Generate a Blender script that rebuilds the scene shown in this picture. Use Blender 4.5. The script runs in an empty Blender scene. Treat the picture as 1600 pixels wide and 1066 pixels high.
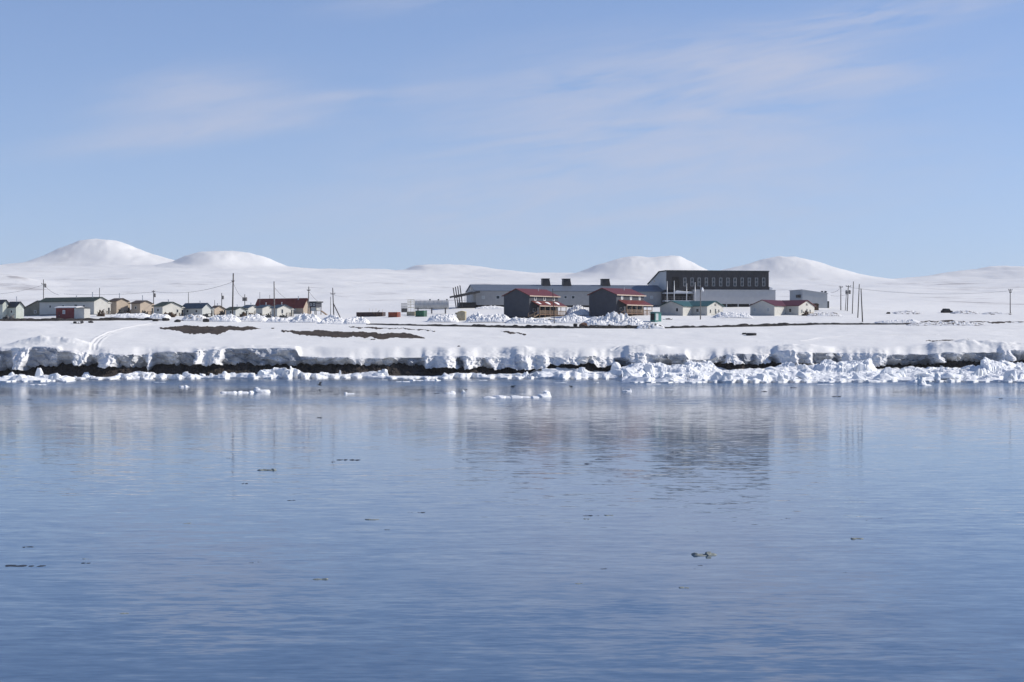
import bpy, bmesh, math, random
import numpy as np
from mathutils import Vector
R = math.radians
random.seed(7)
scene = bpy.context.scene
C = scene.collection

# ------------------------------------------------------------------ camera
CAMH, F = 8.5, 3111.1          # eye height (m); focal length in pixels of the 1600 px wide photograph
cd = bpy.data.cameras.new('camera'); cam = bpy.data.objects.new('camera', cd); C.objects.link(cam)
cam.location = (0, 0, CAMH); cam.rotation_euler = (R(90), 0, 0)
cd.sensor_width = 36; cd.lens = 70; cd.clip_start = 0.5; cd.clip_end = 60000
scene.camera = cam

# ------------------------------------------------------------------ light
SUN_EL, SUN_BEHIND = 31.0, 7.0       # sun to the right, a little behind the village
sx, sy, sz = (math.cos(R(SUN_EL))*math.cos(R(SUN_BEHIND)), math.cos(R(SUN_EL))*math.sin(R(SUN_BEHIND)), math.sin(R(SUN_EL)))
ld = bpy.data.lights.new('sun', 'SUN'); ld.energy = 3.9; ld.angle = R(0.5); ld.color = (1.0, 0.945, 0.87)
sun = bpy.data.objects.new('sun', ld); C.objects.link(sun)
sun.rotation_euler = Vector((-sx, -sy, -sz)).to_track_quat('-Z', 'Y').to_euler()
world = bpy.data.worlds.new('World'); scene.world = world; world.use_nodes = True
scene.view_settings.view_transform = 'Standard'; scene.view_settings.look = 'None'
scene.view_settings.exposure = 0.36; scene.view_settings.gamma = 1.0
scene.cycles.use_denoising = True
scene.cycles.max_bounces = 6

def make_world():
    nt = world.node_tree; N = nt.nodes; L = nt.links
    bg = N['Background']; bg.inputs['Strength'].default_value = 0.10
    tc = N.new('ShaderNodeTexCoord')
    sky = N.new('ShaderNodeTexSky'); sky.sky_type = 'NISHITA'; sky.sun_disc = False
    sky.sun_elevation = R(SUN_EL); sky.sun_rotation = R(90 - SUN_BEHIND)
    sky.air_density = 0.8; sky.dust_density = 0.1; sky.ozone_density = 4.0; sky.altitude = 0
    # the air near the horizon is very clear: look the sky up a little higher than the true elevation
    mp = N.new('ShaderNodeVectorMath'); mp.operation = 'MULTIPLY_ADD'
    mp.inputs[1].default_value = (1, 1, 0.85); mp.inputs[2].default_value = (0, 0, 0.04)
    L.new(tc.outputs['Generated'], mp.inputs[0]); L.new(mp.outputs[0], sky.inputs['Vector'])
    tint = N.new('ShaderNodeMix'); tint.data_type = 'RGBA'; tint.blend_type = 'MULTIPLY'; tint.inputs[0].default_value = 1
    tint.inputs[7].default_value = (1.09, 0.985, 1.05, 1)
    L.new(sky.outputs[0], tint.inputs[6])
    # thin cirrus
    sep = N.new('ShaderNodeSeparateXYZ'); L.new(tc.outputs['Generated'], sep.inputs[0])
    def m(op, a, b=None, c=None):
        n = N.new('ShaderNodeMath'); n.operation = op
        for i, v in enumerate((a, b, c)):
            if v is None: continue
            if isinstance(v, (int, float)): n.inputs[i].default_value = v
            else: L.new(v, n.inputs[i])
        return n.outputs[0]
    X, Y, Z = sep.outputs
    u = m('DIVIDE', X, m('MAXIMUM', m('ABSOLUTE', Y), 0.05)); v = m('DIVIDE', Z, m('MAXIMUM', m('ABSOLUTE', Y), 0.05))
    def fib(scx, scz, tilt, detail, dist, seed):
        cb = N.new('ShaderNodeCombineXYZ')
        L.new(m('MULTIPLY', u, scx), cb.inputs[0]); L.new(m('MULTIPLY', m('SUBTRACT', v, m('MULTIPLY', u, tilt)), scz), cb.inputs[1])
        cb.inputs[2].default_value = seed
        n = N.new('ShaderNodeTexNoise'); n.inputs['Scale'].default_value = 1; n.inputs['Detail'].default_value = detail
        n.inputs['Roughness'].default_value = 0.55; n.inputs['Distortion'].default_value = dist
        L.new(cb.outputs[0], n.inputs['Vector']); return n.outputs['Fac']
    def blob(px, py, rx, ry, tilt=0.0):
        du = m('SUBTRACT', u, (px-800)/F); dv = m('SUBTRACT', m('SUBTRACT', v, (533-py)/F), m('MULTIPLY', du, tilt))
        a = m('DIVIDE', du, rx/F); b = m('DIVIDE', dv, ry/F)
        return m('EXPONENT', m('MULTIPLY', m('ADD', m('MULTIPLY', a, a), m('MULTIPLY', b, b)), -1.0))
    fine = fib(14, 95, 0.17, 7, 1.4, 3.1); mid = fib(7, 34, 0.14, 6, 1.6, 8.4)
    tex = m('ADD', m('MULTIPLY', fine, 0.5), m('MULTIPLY', mid, 0.75))
    tex = m('MAXIMUM', m('MULTIPLY', m('SUBTRACT', tex, 0.45), 3.3), 0.0)
    blobs = None
    for px, py, rx, ry, tl, am in ((300, 145, 130, 34, 0.10, 0.75), (330, 200, 200, 20, 0.14, 0.85), (540, 150, 150, 9, 0.08, .6),
                                (1100, 120, 300, 60, 0.05, 0.8), (1330, 35, 260, 26, 0.2, 0.85), (1010, 215, 300, 70, 0.02, 0.75), (1300, 110, 160, 26, -0.02, .6),
                                (950, 310, 450, 70, 0.05, 0.62), (640, 5, 110, 16, 0.1, 0.4)):
        b = m('MULTIPLY', blob(px, py, rx, ry, tl), am)
        blobs = b if blobs is None else m('ADD', blobs, b)
    mask = m('MULTIPLY', m('SUBTRACT', 1.0, m('EXPONENT', m('MULTIPLY', m('MULTIPLY', blobs, m('ADD', m('MULTIPLY', tex, 1.2), 0.04)), -0.95))), 0.9)
    mask = m('MULTIPLY', mask, m('GREATER_THAN', Y, 0.0))
    mix = N.new('ShaderNodeMix'); mix.data_type = 'RGBA'; L.new(mask, mix.inputs[0])
    L.new(tint.outputs[2], mix.inputs[6]); mix.inputs[7].default_value = (4.4, 4.6, 5.6, 1)
    L.new(mix.outputs[2], bg.inputs['Color'])
make_world()

# ------------------------------------------------------------------ numpy noise
def h2(ix, iy, s):
    ix = ix.astype(np.int64) & 0xffffffff; iy = iy.astype(np.int64) & 0xffffffff
    n = (ix*374761393 + iy*668265263 + s*2147483647 + 1013904223) & 0xffffffff
    n = ((n ^ (n >> 13))*1274126177) & 0xffffffff
    n = ((n ^ (n >> 16))*2246822519) & 0xffffffff
    return ((n ^ (n >> 15)) & 0xffffff)/float(0xffffff)
def vnoise(x, y, s=0):
    x = np.asarray(x, float); y = np.asarray(y, float)
    ix = np.floor(x); iy = np.floor(y); fx = x-ix; fy = y-iy
    fx = fx*fx*fx*(fx*(fx*6-15)+10); fy = fy*fy*fy*(fy*(fy*6-15)+10)
    a = h2(ix, iy, s); b = h2(ix+1, iy, s); c = h2(ix, iy+1, s); d = h2(ix+1, iy+1, s)
    return (a*(1-fx)+b*fx)*(1-fy)+(c*(1-fx)+d*fx)*fy - 0.5
def fbm(x, y, s=0, o=4):
    r = 0; a = 1.0
    for i in range(o):
        r = r+a*vnoise(x*2**i, y*2**i, s+i*17); a *= 0.5
    return r
def cells(x, y, s=0):
    """jittered cells: (random value, dx, dy from the cell's centre, second value, third value, distance to edge)"""
    ix = np.floor(x); iy = np.floor(y)
    f1 = np.full(x.shape, 9.0); f2 = np.full(x.shape, 9.0); out = [np.zeros(x.shape) for _ in range(5)]
    for i in (-1, 0, 1):
        for j in (-1, 0, 1):
            cx = ix+i; cy = iy+j
            px = cx+0.1+0.8*h2(cx, cy, s); py = cy+0.1+0.8*h2(cx, cy, s+1)
            d = np.hypot(x-px, y-py); near = d < f1
            f2 = np.where(near, f1, np.minimum(f2, d)); f1 = np.where(near, d, f1)
            for k, v in enumerate((h2(cx, cy, s+2), x-px, y-py, h2(cx, cy, s+3), h2(cx, cy, s+4))):
                out[k] = np.where(near, v, out[k])
    return out+[f2-f1]
def blocks(x, y, s=0, tilt=1.0, p=1.5):
    """jumble of tilted slabs, 0..1"""
    h, dx, dy, t1, t2, e = cells(x, y, s)
    z = h**p + tilt*((t1-0.5)*dx + (t2-0.5)*dy)*1.3
    return np.clip(z, -0.1, 1.3) - 0.25*np.clip(1-e/0.16, 0, 1)
def sstep(a, b, x):
    t = np.clip((x-a)/(b-a), 0, 1); return t*t*(3-2*t)

# ------------------------------------------------------------------ materials
def new_mat(name):
    m = bpy.data.materials.new(name); m.use_nodes = True
    return m, m.node_tree.nodes, m.node_tree.links, m.node_tree.nodes['Principled BSDF']
def noise_node(N, L, vec, scale, detail=4, rough=0.55):
    n = N.new('ShaderNodeTexNoise'); n.inputs['Scale'].default_value = scale
    n.inputs['Detail'].default_value = detail; n.inputs['Roughness'].default_value = rough
    if vec is not None: L.new(vec, n.inputs['Vector'])
    return n
def mapped(N, L, sc):
    g = N.new('ShaderNodeNewGeometry'); mp = N.new('ShaderNodeMapping'); mp.inputs['Scale'].default_value = sc
    L.new(g.outputs['Position'], mp.inputs['Vector']); return mp.outputs['Vector']
def mix_rgb(N, L, fac, a, b):
    mx = N.new('ShaderNodeMix'); mx.data_type = 'RGBA'
    for i, v in ((0, fac), (6, a), (7, b)):
        if isinstance(v, tuple): mx.inputs[i].default_value = (*v, 1)
        elif isinstance(v, (int, float)): mx.inputs[i].default_value = v
        else: L.new(v, mx.inputs[i])
    return mx.outputs[2]
def ramp(N, L, fac, p0, p1):
    r = N.new('ShaderNodeMapRange'); r.inputs[1].default_value = p0; r.inputs[2].default_value = p1
    r.interpolation_type = 'SMOOTHSTEP'; L.new(fac, r.inputs[0]); return r.outputs[0]
def paint(name, col, rough=0.6, var=0.18, scale=0.8, bump=0.0, siding=None, metal=0.0):
    m, N, L, b = new_mat(name)
    v = mapped(N, L, (1, 1, 1)); n = noise_node(N, L, v, scale, 5)
    d = tuple(c*(1-var) for c in col); e = tuple(min(1, c*(1+var)) for c in col)
    base = mix_rgb(N, L, ramp(N, L, n.outputs['Fac'], 0.3, 0.7), d, e)
    L.new(base, b.inputs['Base Color']); b.inputs['Specular IOR Level'].default_value = 0.22 if rough > .3 else .5; b.inputs['Roughness'].default_value = rough; b.inputs['Metallic'].default_value = metal
    if siding:
        axis, period, depth = siding
        tc = N.new('ShaderNodeTexCoord'); w = N.new('ShaderNodeTexWave'); w.wave_type = 'BANDS'; w.bands_direction = axis
        w.wave_profile = 'SAW'; w.inputs['Scale'].default_value = 0.314/period
        L.new(tc.outputs['Object'], w.inputs['Vector'])
        bp = N.new('ShaderNodeBump'); bp.inputs['Distance'].default_value = depth; bp.inputs['Strength'].default_value = 0.6
        L.new(w.outputs['Fac'], bp.inputs['Height']); L.new(bp.outputs[0], b.inputs['Normal'])
    elif bump:
        n2 = noise_node(N, L, v, scale*4, 4)
        bp = N.new('ShaderNodeBump'); bp.inputs['Distance'].default_value = bump; bp.inputs['Strength'].default_value = 0.8
        L.new(n2.outputs['Fac'], bp.inputs['Height']); L.new(bp.outputs[0], b.inputs['Normal'])
    return m
def snow_mat(name, col=(0.79, 0.78, 0.745), streaks=False, bump=0.10, dirt=None):
    m, N, L, b = new_mat(name)
    v = mapped(N, L, (1, 1, 1)); n = noise_node(N, L, v, 0.35, 6)
    base = mix_rgb(N, L, ramp(N, L, n.outputs['Fac'], 0.3, 0.7), tuple(c*0.96 for c in col), col)
    if dirt:
        n3 = noise_node(N, L, v, dirt[1], 5, 0.65)
        base = mix_rgb(N, L, ramp(N, L, n3.outputs['Fac'], dirt[2], dirt[2]+0.13), base, dirt[0])
    if streaks:                                   # wind-bared tussock showing through on the plain
        sp = N.new('ShaderNodeSeparateXYZ'); g = N.new('ShaderNodeNewGeometry'); L.new(g.outputs['Position'], sp.inputs[0])
        gone = ramp(N, L, sp.outputs[1], 4300, 5600); near_ = ramp(N, L, sp.outputs[1], 720, 1150)
        fm = N.new('ShaderNodeMath'); fm.operation = 'MULTIPLY_ADD'; fm.inputs[1].default_value = -0.8; L.new(gone, fm.inputs[0]); L.new(near_, fm.inputs[2]); fm.use_clamp = True; far = fm.outputs[0]
        n4 = noise_node(N, L, mapped(N, L, (0.0085, 0.0048, 0.0085)), 1.0, 7, 0.62)
        n5 = noise_node(N, L, mapped(N, L, (0.0016, 0.0009, 0.001)), 1.0, 3, 0.5)
        add = N.new('ShaderNodeMath'); add.operation = 'MULTIPLY_ADD'; add.inputs[1].default_value = 0.5
        L.new(n5.outputs['Fac'], add.inputs[0]); L.new(n4.outputs['Fac'], add.inputs[2])
        k = ramp(N, L, add.outputs[0], 0.815, 0.98)
        mm = N.new('ShaderNodeMath'); mm.operation = 'MULTIPLY'; L.new(k, mm.inputs[0]); L.new(far, mm.inputs[1])
        m3 = N.new('ShaderNodeMath'); m3.operation = 'MULTIPLY'; L.new(mm.outputs[0], m3.inputs[0]); m3.inputs[1].default_value = 0.75
        base = mix_rgb(N, L, m3.outputs[0], base, (0.30, 0.27, 0.26))
    L.new(base, b.inputs['Base Color']); b.inputs['Roughness'].default_value = 0.75
    b.inputs['Specular IOR Level'].default_value = 0.2
    if bump:
        n2 = noise_node(N, L, v, 0.9, 6, 0.6)
        bp = N.new('ShaderNodeBump'); bp.inputs['Distance'].default_value = bump; bp.inputs['Strength'].default_value = 0.7
        L.new(n2.outputs['Fac'], bp.inputs['Height']); L.new(bp.outputs[0], b.inputs['Normal'])
    return m
M = {}
M['snow'] = snow_mat('snow', streaks=True)
M['hill_snow'] = snow_mat('hill_snow', streaks=True, bump=0)
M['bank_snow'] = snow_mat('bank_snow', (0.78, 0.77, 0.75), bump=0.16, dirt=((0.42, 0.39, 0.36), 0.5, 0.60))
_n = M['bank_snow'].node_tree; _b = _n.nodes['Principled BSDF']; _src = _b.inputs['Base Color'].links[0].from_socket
_at = _n.nodes.new('ShaderNodeAttribute'); _at.attribute_name = 'shade_and_old_snow'
_n.links.new(mix_rgb(_n.nodes, _n.links, _at.outputs['Fac'], _src, (0.30, 0.32, 0.355)), _b.inputs['Base Color'])  # blue-grey that deepens the sheer faces' shade, partly aged dirty snow
M['pile_snow'] = snow_mat('pile_snow', (0.78, 0.77, 0.75), bump=0.14, dirt=((0.30, 0.29, 0.28), 1.3, 0.60))
M['dirty_snow'] = snow_mat('dirty_snow', (0.78, 0.77, 0.75), bump=0.12, dirt=((0.12, 0.10, 0.08), 1.1, 0.50))
M['ice'] = snow_mat('ice', (0.78, 0.79, 0.79), bump=0.14)
M['wet_ice'] = snow_mat('wet_ice', (0.22, 0.24, 0.22), bump=0.05)
M['dark_ice'] = snow_mat('dark_ice', (0.10, 0.11, 0.12), bump=0.03)
M['kelp'] = paint('kelp', (0.026, 0.026, 0.027), 0.5, 0.3, 3)
M['earth'] = paint('earth', (0.036, 0.029, 0.025), 0.95, 0.5, 1.2, bump=0.3)
M['tundra'] = paint('tundra', (0.052, 0.038, 0.028), 0.95, 0.45, 0.6, bump=0.15)
M['gravel'] = paint('gravel', (0.03, 0.027, 0.025), 0.95, 0.35, 0.8, bump=0.1)
M['cream'] = paint('cream', (0.48, 0.47, 0.43), 0.55, 0.05, siding=('Z', 0.22, 0.03))
M['white'] = paint('white', (0.46, 0.47, 0.445), 0.55, 0.04, siding=('Z', 0.22, 0.03))
M['tan'] = paint('tan', (0.40, 0.33, 0.255), 0.6, 0.06, siding=('Z', 0.22, 0.03))
M['pale_green'] = paint('pale_green', (0.42, 0.45, 0.40), 0.6, 0.08, siding=('Z', 0.22, 0.03))
M['olive'] = paint('olive', (0.17, 0.165, 0.13), 0.7, 0.12, siding=('Z', 0.22, 0.03))
M['charcoal'] = paint('charcoal', (0.052, 0.056, 0.068), 0.6, 0.08, siding=('Z', 0.2, 0.03))
M['dark_metal'] = paint('dark_metal', (0.045, 0.042, 0.042), 0.55, 0.1, siding=('X', 0.9, 0.05))
M['hall_wall'] = paint('hall_wall', (0.28, 0.28, 0.28), 0.5, 0.05, siding=('X', 0.6, 0.04))
M['hall_roof'] = paint('hall_roof', (0.13, 0.15, 0.18), 0.45, 0.1, siding=('X', 0.6, 0.05))
M['pale_wall'] = paint('pale_wall', (0.40, 0.41, 0.41), 0.5, 0.04, siding=('X', 0.6, 0.03))
M['white_wall'] = paint('white_wall', (0.43, 0.43, 0.43), 0.5, 0.04, siding=('X', 0.6, 0.03))
M['red_roof'] = paint('red_roof', (0.125, 0.024, 0.019), 0.45, 0.12, siding=('X', 0.45, 0.05))
M['maroon_roof'] = paint('maroon_roof', (0.085, 0.018, 0.021), 0.5, 0.12)
M['rust_roof'] = paint('rust_roof', (0.17, 0.034, 0.024), 0.55, 0.15)
M['green_roof'] = paint('green_roof', (0.045, 0.062, 0.05), 0.7, 0.2)
M['navy_roof'] = paint('navy_roof', (0.045, 0.07, 0.10), 0.6, 0.2)
M['teal_roof'] = paint('teal_roof', (0.03, 0.088, 0.088), 0.5, 0.12)
M['brown_roof'] = paint('brown_roof', (0.085, 0.065, 0.052), 0.75, 0.2)
M['dark_roof'] = paint('dark_roof', (0.055, 0.06, 0.062), 0.7, 0.2)
M['maroon'] = paint('maroon', (0.16, 0.022, 0.022), 0.6, 0.15, siding=('X', 0.3, 0.04))
M['trim'] = paint('trim', (0.60, 0.60, 0.58), 0.5, 0.03)
M['fascia'] = paint('fascia', (0.48, 0.38, 0.30), 0.5, 0.05)
M['glass'] = paint('glass', (0.02, 0.024, 0.03), 0.12, 0.2)
M['curtain'] = paint('curtain', (0.35, 0.37, 0.37), 0.4, 0.1)
M['wood'] = paint('wood', (0.17, 0.105, 0.07), 0.8, 0.2, 2)
M['raw_wood'] = paint('raw_wood', (0.22, 0.155, 0.105), 0.8, 0.2, 2)
M['pole_wood'] = paint('pole_wood', (0.055, 0.047, 0.042), 0.85, 0.25, 2)
M['grey_wood'] = paint('grey_wood', (0.17, 0.16, 0.15), 0.85, 0.25, 2)
M['black'] = paint('black', (0.018, 0.017, 0.017), 0.8, 0.3)
M['steel'] = paint('steel', (0.45, 0.46, 0.47), 0.4, 0.1, metal=0.3)
M['silver'] = paint('silver', (0.42, 0.42, 0.41), 0.45, 0.1, siding=('X', 0.8, 0.06))
M['yellow'] = paint('yellow', (0.60, 0.50, 0.27), 0.6, 0.1)
M['rust'] = paint('rust', (0.060, 0.034, 0.028), 0.8, 0.3, 1.5, siding=('X', 0.35, 0.06))
M['orange'] = paint('orange', (0.27, 0.060, 0.024), 0.6, 0.15, siding=('X', 0.35, 0.05))
M['orange_smooth'] = paint('orange_plain', (0.27, 0.060, 0.024), 0.6, 0.15)  # same orange paint, no corrugation bump
M['green_box'] = paint('green_box', (0.03, 0.115, 0.062), 0.6, 0.12, siding=('X', 0.35, 0.05))
M['teal'] = paint('teal', (0.04, 0.15, 0.14), 0.5, 0.12)
M['tan_shed'] = paint('tan_shed', (0.34, 0.30, 0.21), 0.7, 0.1)
M['boulder'] = paint('boulder', (0.035, 0.033, 0.033), 0.9, 0.4, 1.2, bump=0.1)
M['brown_rock'] = paint('brown_rock', (0.15, 0.085, 0.06), 0.9, 0.3, 1.2, bump=0.1)
M['junk_brown'] = paint('junk_brown', (0.085, 0.055, 0.035), 0.9, 0.5, 1.5)
M['junk_grey'] = paint('junk_grey', (0.07, 0.07, 0.065), 0.9, 0.5, 1.5)
M['feather'] = paint('feather', (0.012, 0.012, 0.013), 0.7, 0.3, 4)

# ------------------------------------------------------------------ helpers
def tag(o, label=None, cat=None, group=None, kind=None):
    for k, v in (('label', label), ('category', cat), ('group', group), ('kind', kind)):
        if v: o[k] = v
    return o
def T(name, label, cat, loc, rot=0.0, group=None):
    o = bpy.data.objects.new(name, None); C.objects.link(o); o.location = loc; o.rotation_euler = (0, 0, rot)
    o.empty_display_size = 0.3
    return tag(o, label, cat, group)
class MB:
    def __init__(s): s.v = []; s.f = []
    def poly(s, pts, faces):
        n = len(s.v); s.v += [tuple(p) for p in pts]; s.f += [tuple(n+i for i in f) for f in faces]; return s
    def box(s, x0, x1, y0, y1, z0, z1):
        p = [(x, y, z) for z in (z0, z1) for x, y in ((x0, y0), (x1, y0), (x1, y1), (x0, y1))]
        return s.poly(p, [(3, 2, 1, 0), (4, 5, 6, 7), (0, 1, 5, 4), (1, 2, 6, 5), (2, 3, 7, 6), (3, 0, 4, 7)])
    def prism(s, prof, c0, c1, axis):
        """prof: list of (p, z); axis 'x': p is y and it runs along x; axis 'y': p is x and it runs along y"""
        n = len(prof)
        mk = (lambda c, p, z: (c, p, z)) if axis == 'x' else (lambda c, p, z: (p, c, z))
        pts = [mk(c, p, z) for c in (c0, c1) for p, z in prof]
        fs = [tuple(range(n-1, -1, -1)), tuple(range(n, 2*n))] + [(i, (i+1) % n, n+(i+1) % n, n+i) for i in range(n)]
        return s.poly(pts, fs)
    def tube(s, p0, p1, r0, r1=None, n=8):
        r1 = r0 if r1 is None else r1
        p0 = Vector(p0); p1 = Vector(p1); d = (p1-p0).normalized()
        a = d.orthogonal().normalized(); b = d.cross(a)
        pts = [tuple(p+(a*math.cos(2*math.pi*i/n)+b*math.sin(2*math.pi*i/n))*r) for p, r in ((p0, r0), (p1, r1)) for i in range(n)]
        fs = [(i, (i+1) % n, n+(i+1) % n, n+i) for i in range(n)] + [tuple(range(n-1, -1, -1)), tuple(range(n, 2*n))]
        return s.poly(pts, fs)
    def beam(s, p0, p1, w, h=None):
        h = h or w; p0 = Vector(p0); p1 = Vector(p1); d = (p1-p0).normalized()
        a = d.cross(Vector((0, 0, 1)));  a = a.normalized() if a.length > 1e-4 else Vector((1, 0, 0)); b = a.cross(d)
        pts = [tuple(p+a*w/2*i+b*h/2*j) for p in (p0, p1) for i, j in ((-1, -1), (1, -1), (1, 1), (-1, 1))]
        return s.poly(pts, [(0, 1, 2, 3), (7, 6, 5, 4), (0, 4, 5, 1), (1, 5, 6, 2), (2, 6, 7, 3), (3, 7, 4, 0)])
    def build(s, name, mat, parent=None, smooth=False):
        me = bpy.data.meshes.new(name); me.from_pydata(s.v, [], s.f)
        bm = bmesh.new(); bm.from_mesh(me); bmesh.ops.recalc_face_normals(bm, faces=bm.faces); bm.to_mesh(me); bm.free()
        me.materials.append(mat)
        if smooth: me.polygons.foreach_set('use_smooth', [True]*len(me.polygons))
        o = bpy.data.objects.new(name, me); C.objects.link(o); o.parent = parent
        return o
def grid(name, X, Y, Z, mat, smooth=True, kind=None, parent=None, loc=None):
    r, c = X.shape
    co = np.stack([X, Y, Z], -1).reshape(-1, 3).astype(np.float32)
    if loc is not None: co = co - np.array(loc, np.float32)
    i = np.arange((r-1)*(c-1)); a = (i//(c-1))*c + i % (c-1)
    q = np.stack([a, a+1, a+c+1, a+c], -1).astype(np.int32)
    me = bpy.data.meshes.new(name); me.vertices.add(len(co)); me.vertices.foreach_set('co', co.ravel())
    me.loops.add(q.size); me.loops.foreach_set('vertex_index', q.ravel())
    me.polygons.add(len(q)); me.polygons.foreach_set('loop_start', np.arange(len(q), dtype=np.int32)*4)
    me.polygons.foreach_set('use_smooth', np.full(len(q), smooth))
    me.update(calc_edges=True); me.validate(); me.materials.append(mat)
    o = bpy.data.objects.new(name, me); C.objects.link(o); o.parent = parent
    if loc is not None: o.location = loc
    if kind: o['kind'] = kind
    return o
def ZZ(py, Y): return CAMH-(py-533)/F*Y
def XX(px, Y): return (px-800)/F*Y
TH = R(33); ca, sa = math.cos(TH), math.sin(TH)       # the village grid is turned 33 degrees

# ------------------------------------------------------------------ the buildings' footprints (they level the ground under them)
# px of left edge, near corner, right edge; py of base, eave, apex; depth; ridge along a/b; wall; roof; label
HOUSES = [
 (-46, 4, 13, 498.5, 474, 469, 575, 'a', 'pale_green', 'dark_roof', 'pale grey green house cut off by the left edge of the view'),
 (11, 25, 37, 499, 479, 472, 575, 'a', 'pale_green', 'dark_roof', 'small pale grey green house with leaning boards, left of the olive walled house'),
 (37, 82, 92, 494, 481.5, 470, 625, 'b', 'olive', 'dark_roof', 'low olive walled house half hidden behind the long green roofed house'),
 (60, 147, 169, 491, 470.5, 464.5, 590, 'a', 'cream', 'green_roof', 'longest white house of the left row, with a dark green roof'),
 (171, 182, 200, 490.5, 470.5, 466.5, 600, 'a', 'tan', 'brown_roof', 'tan house with a brown roof, next to the long green roofed house'),
 (205, 219, 237, 491.5, 474, 470, 600, 'a', 'tan', 'brown_roof', 'tan house with a brown roof, just left of the wide white gabled house'),
 (240, 254, 284, 494, 478.5, 472, 590, 'a', 'cream', 'green_roof', 'white house with the widest sunlit gable in the left row'),
 (284, 316, 330, 495, 481, 474, 595, 'a', 'white', 'navy_roof', 'white house with a long navy blue roof and a small sunlit gable'),
 (329, 335, 350, 492, 482, 478, 620, 'a', 'tan', 'brown_roof', 'small tan gabled house with a brown roof, just left of the tallest dark pole'),
 (353, 368, 384, 494, 484, 480, 590, 'a', 'white', 'green_roof', 'white gabled house just right of the tallest dark pole'),
 (378, 388, 404, 490.5, 481, 477, 618, 'a', 'cream', 'navy_roof', 'cream gabled house behind brown clutter, left end of the red roofed house'),
 (400, 410, 429, 492, 481, 477, 600, 'a', 'cream', 'navy_roof', 'cream gabled house left of the grey bare pole, before the red roof'),
 (424, 433, 455, 494, 481.5, 476.5, 585, 'a', 'cream', 'navy_roof', 'cream gabled house right of the grey bare pole, before the red roof'),
 (398, 474, 484, 490.5, 478.5, 466.5, 640, 'a', 'tan', 'rust_roof', 'long house under a big rust red roof, standing behind the cream gables'),
]
RED = [(787, 827, 873, 495, 461.8, 451.5, 567), (920, 963, 1007, 493.5, 460.3, 450.5, 567)]
ELL = [(1031, 1067, 1082, 1105, 1131, 494, 478.2, 470.5, 580), (1172, 1210, 1228, 1248, 1274, 494.5, 477.5, 469, 578)]
BIGY, BIGA = 660.0, R(10)
pads = []
def pad(px, py, Y): pads.append((XX(px, Y), Y, ZZ(py, Y)))
for h in HOUSES:
    pad(h[1], h[3]+0.6, h[6]); pad((h[0]+h[1])/2, h[3]+0.3, h[6]+5); pad(h[2], h[3], h[6]+5)
for r in RED:
    pad(r[1], r[3]+0.5, r[6]); pad(r[0], r[3]+0.5, r[6]+6); pad(r[2], r[3]-3, r[6]+10)
for e in ELL:
    pad(e[1], e[5]+0.5, e[8]); pad(e[0], e[5]-0.5, e[8]+5); pad(e[3], e[5]-1.5, e[8]+3); pad(e[4], e[5]-3, e[8]+8)
for px in range(720, 1230, 40): pad(px, 479.8, 654+(px-720)*0.022)
for px in (1255, 1275, 1297): pad(px, 480.5, 650)
pads = np.array(pads)

# ------------------------------------------------------------------ terrain
CPX = np.array([-900, 0, 250, 500, 750, 900, 1050, 1200, 1350, 1600, 2500], float)
ROWS = [
 (466, [548]*11),
 (495, [525, 525, 527, 528, 529, 529, 529, 528, 527, 527, 527]),
 (520, [508, 508, 512, 514, 515.5, 516, 516, 514, 513, 511, 511]),
 (532, [501.5, 501.5, 504, 507, 509.5, 511, 511, 509, 507.5, 506, 506]),
 (560, [499, 499, 500, 502, 501, 502, 500, 498.5, 499, 498, 498]),
 (590, [496, 496, 495.5, 497, 494, 495, 494, 492.5, 494, 492.5, 492.5]),
 (620, [493, 493, 492, 493.5, 489, 489, 489, 488, 488, 490.5, 490.5]),
 (670, [489, 489, 489, 490, 480, 478.5, 479, 479.5, 480, 487, 487]),
 (760, [484, 484, 485, 486, 477, 475, 475, 476, 477, 483.5, 483.5]),
 (1000, [477, 477, 477, 478, 473, 471, 471, 471.5, 473, 477, 477]),
 (1500, [467, 467, 467, 468, 466.5, 465, 465, 465, 466, 467.5, 467.5]),
 (2300, [456, 456, 456, 458, 459, 458, 457, 457, 457.5, 457.5, 457.5]),
 (3300, [445, 445, 445, 447, 450, 449.5, 448, 448, 449, 448.5, 448.5]),
 (4800, [431, 431, 431, 435, 441, 441.5, 441, 441, 442.5, 441, 440]),
 (7000, [413, 413, 412, 419, 428, 429.5, 430, 431, 437, 435, 433]),
 (9500, [417, 417, 417, 424, 432, 433, 434, 436, 442, 440, 438]),
 (30000, [450]*11)]
RY = np.array([r[0] for r in ROWS], float)
RZ = np.array([[ZZ(p, r[0]) for p in r[1]] for r in ROWS])
DY = np.exp(np.linspace(math.log(440), math.log(32000), 4000))
_tab = np.stack([np.interp(DY, RY, RZ[:, k]) for k in range(len(CPX))], 1)
_w = np.hanning(91); _w /= _w.sum()
TAB = np.stack([np.convolve(np.pad(_tab[:, k], 45, mode='edge'), _w, 'valid') for k in range(len(CPX))], 1)
def base_h(x, Y):
    px = x/Y*F+800
    t = np.clip((np.log(Y)-math.log(440))/(math.log(32000)-math.log(440))*3999, 0, 3998.99); i = t.astype(int); ft = t-i
    k = np.clip(np.searchsorted(CPX, px)-1, 0, len(CPX)-2); fk = np.clip((px-CPX[k])/(CPX[k+1]-CPX[k]), 0, 1); fk = fk*fk*(3-2*fk)
    return (TAB[i, k]*(1-fk)+TAB[i, k+1]*fk)*(1-ft)+(TAB[i+1, k]*(1-fk)+TAB[i+1, k+1]*fk)*ft
_pb = pads[:, 2]-base_h(pads[:, 0], pads[:, 1])
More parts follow.
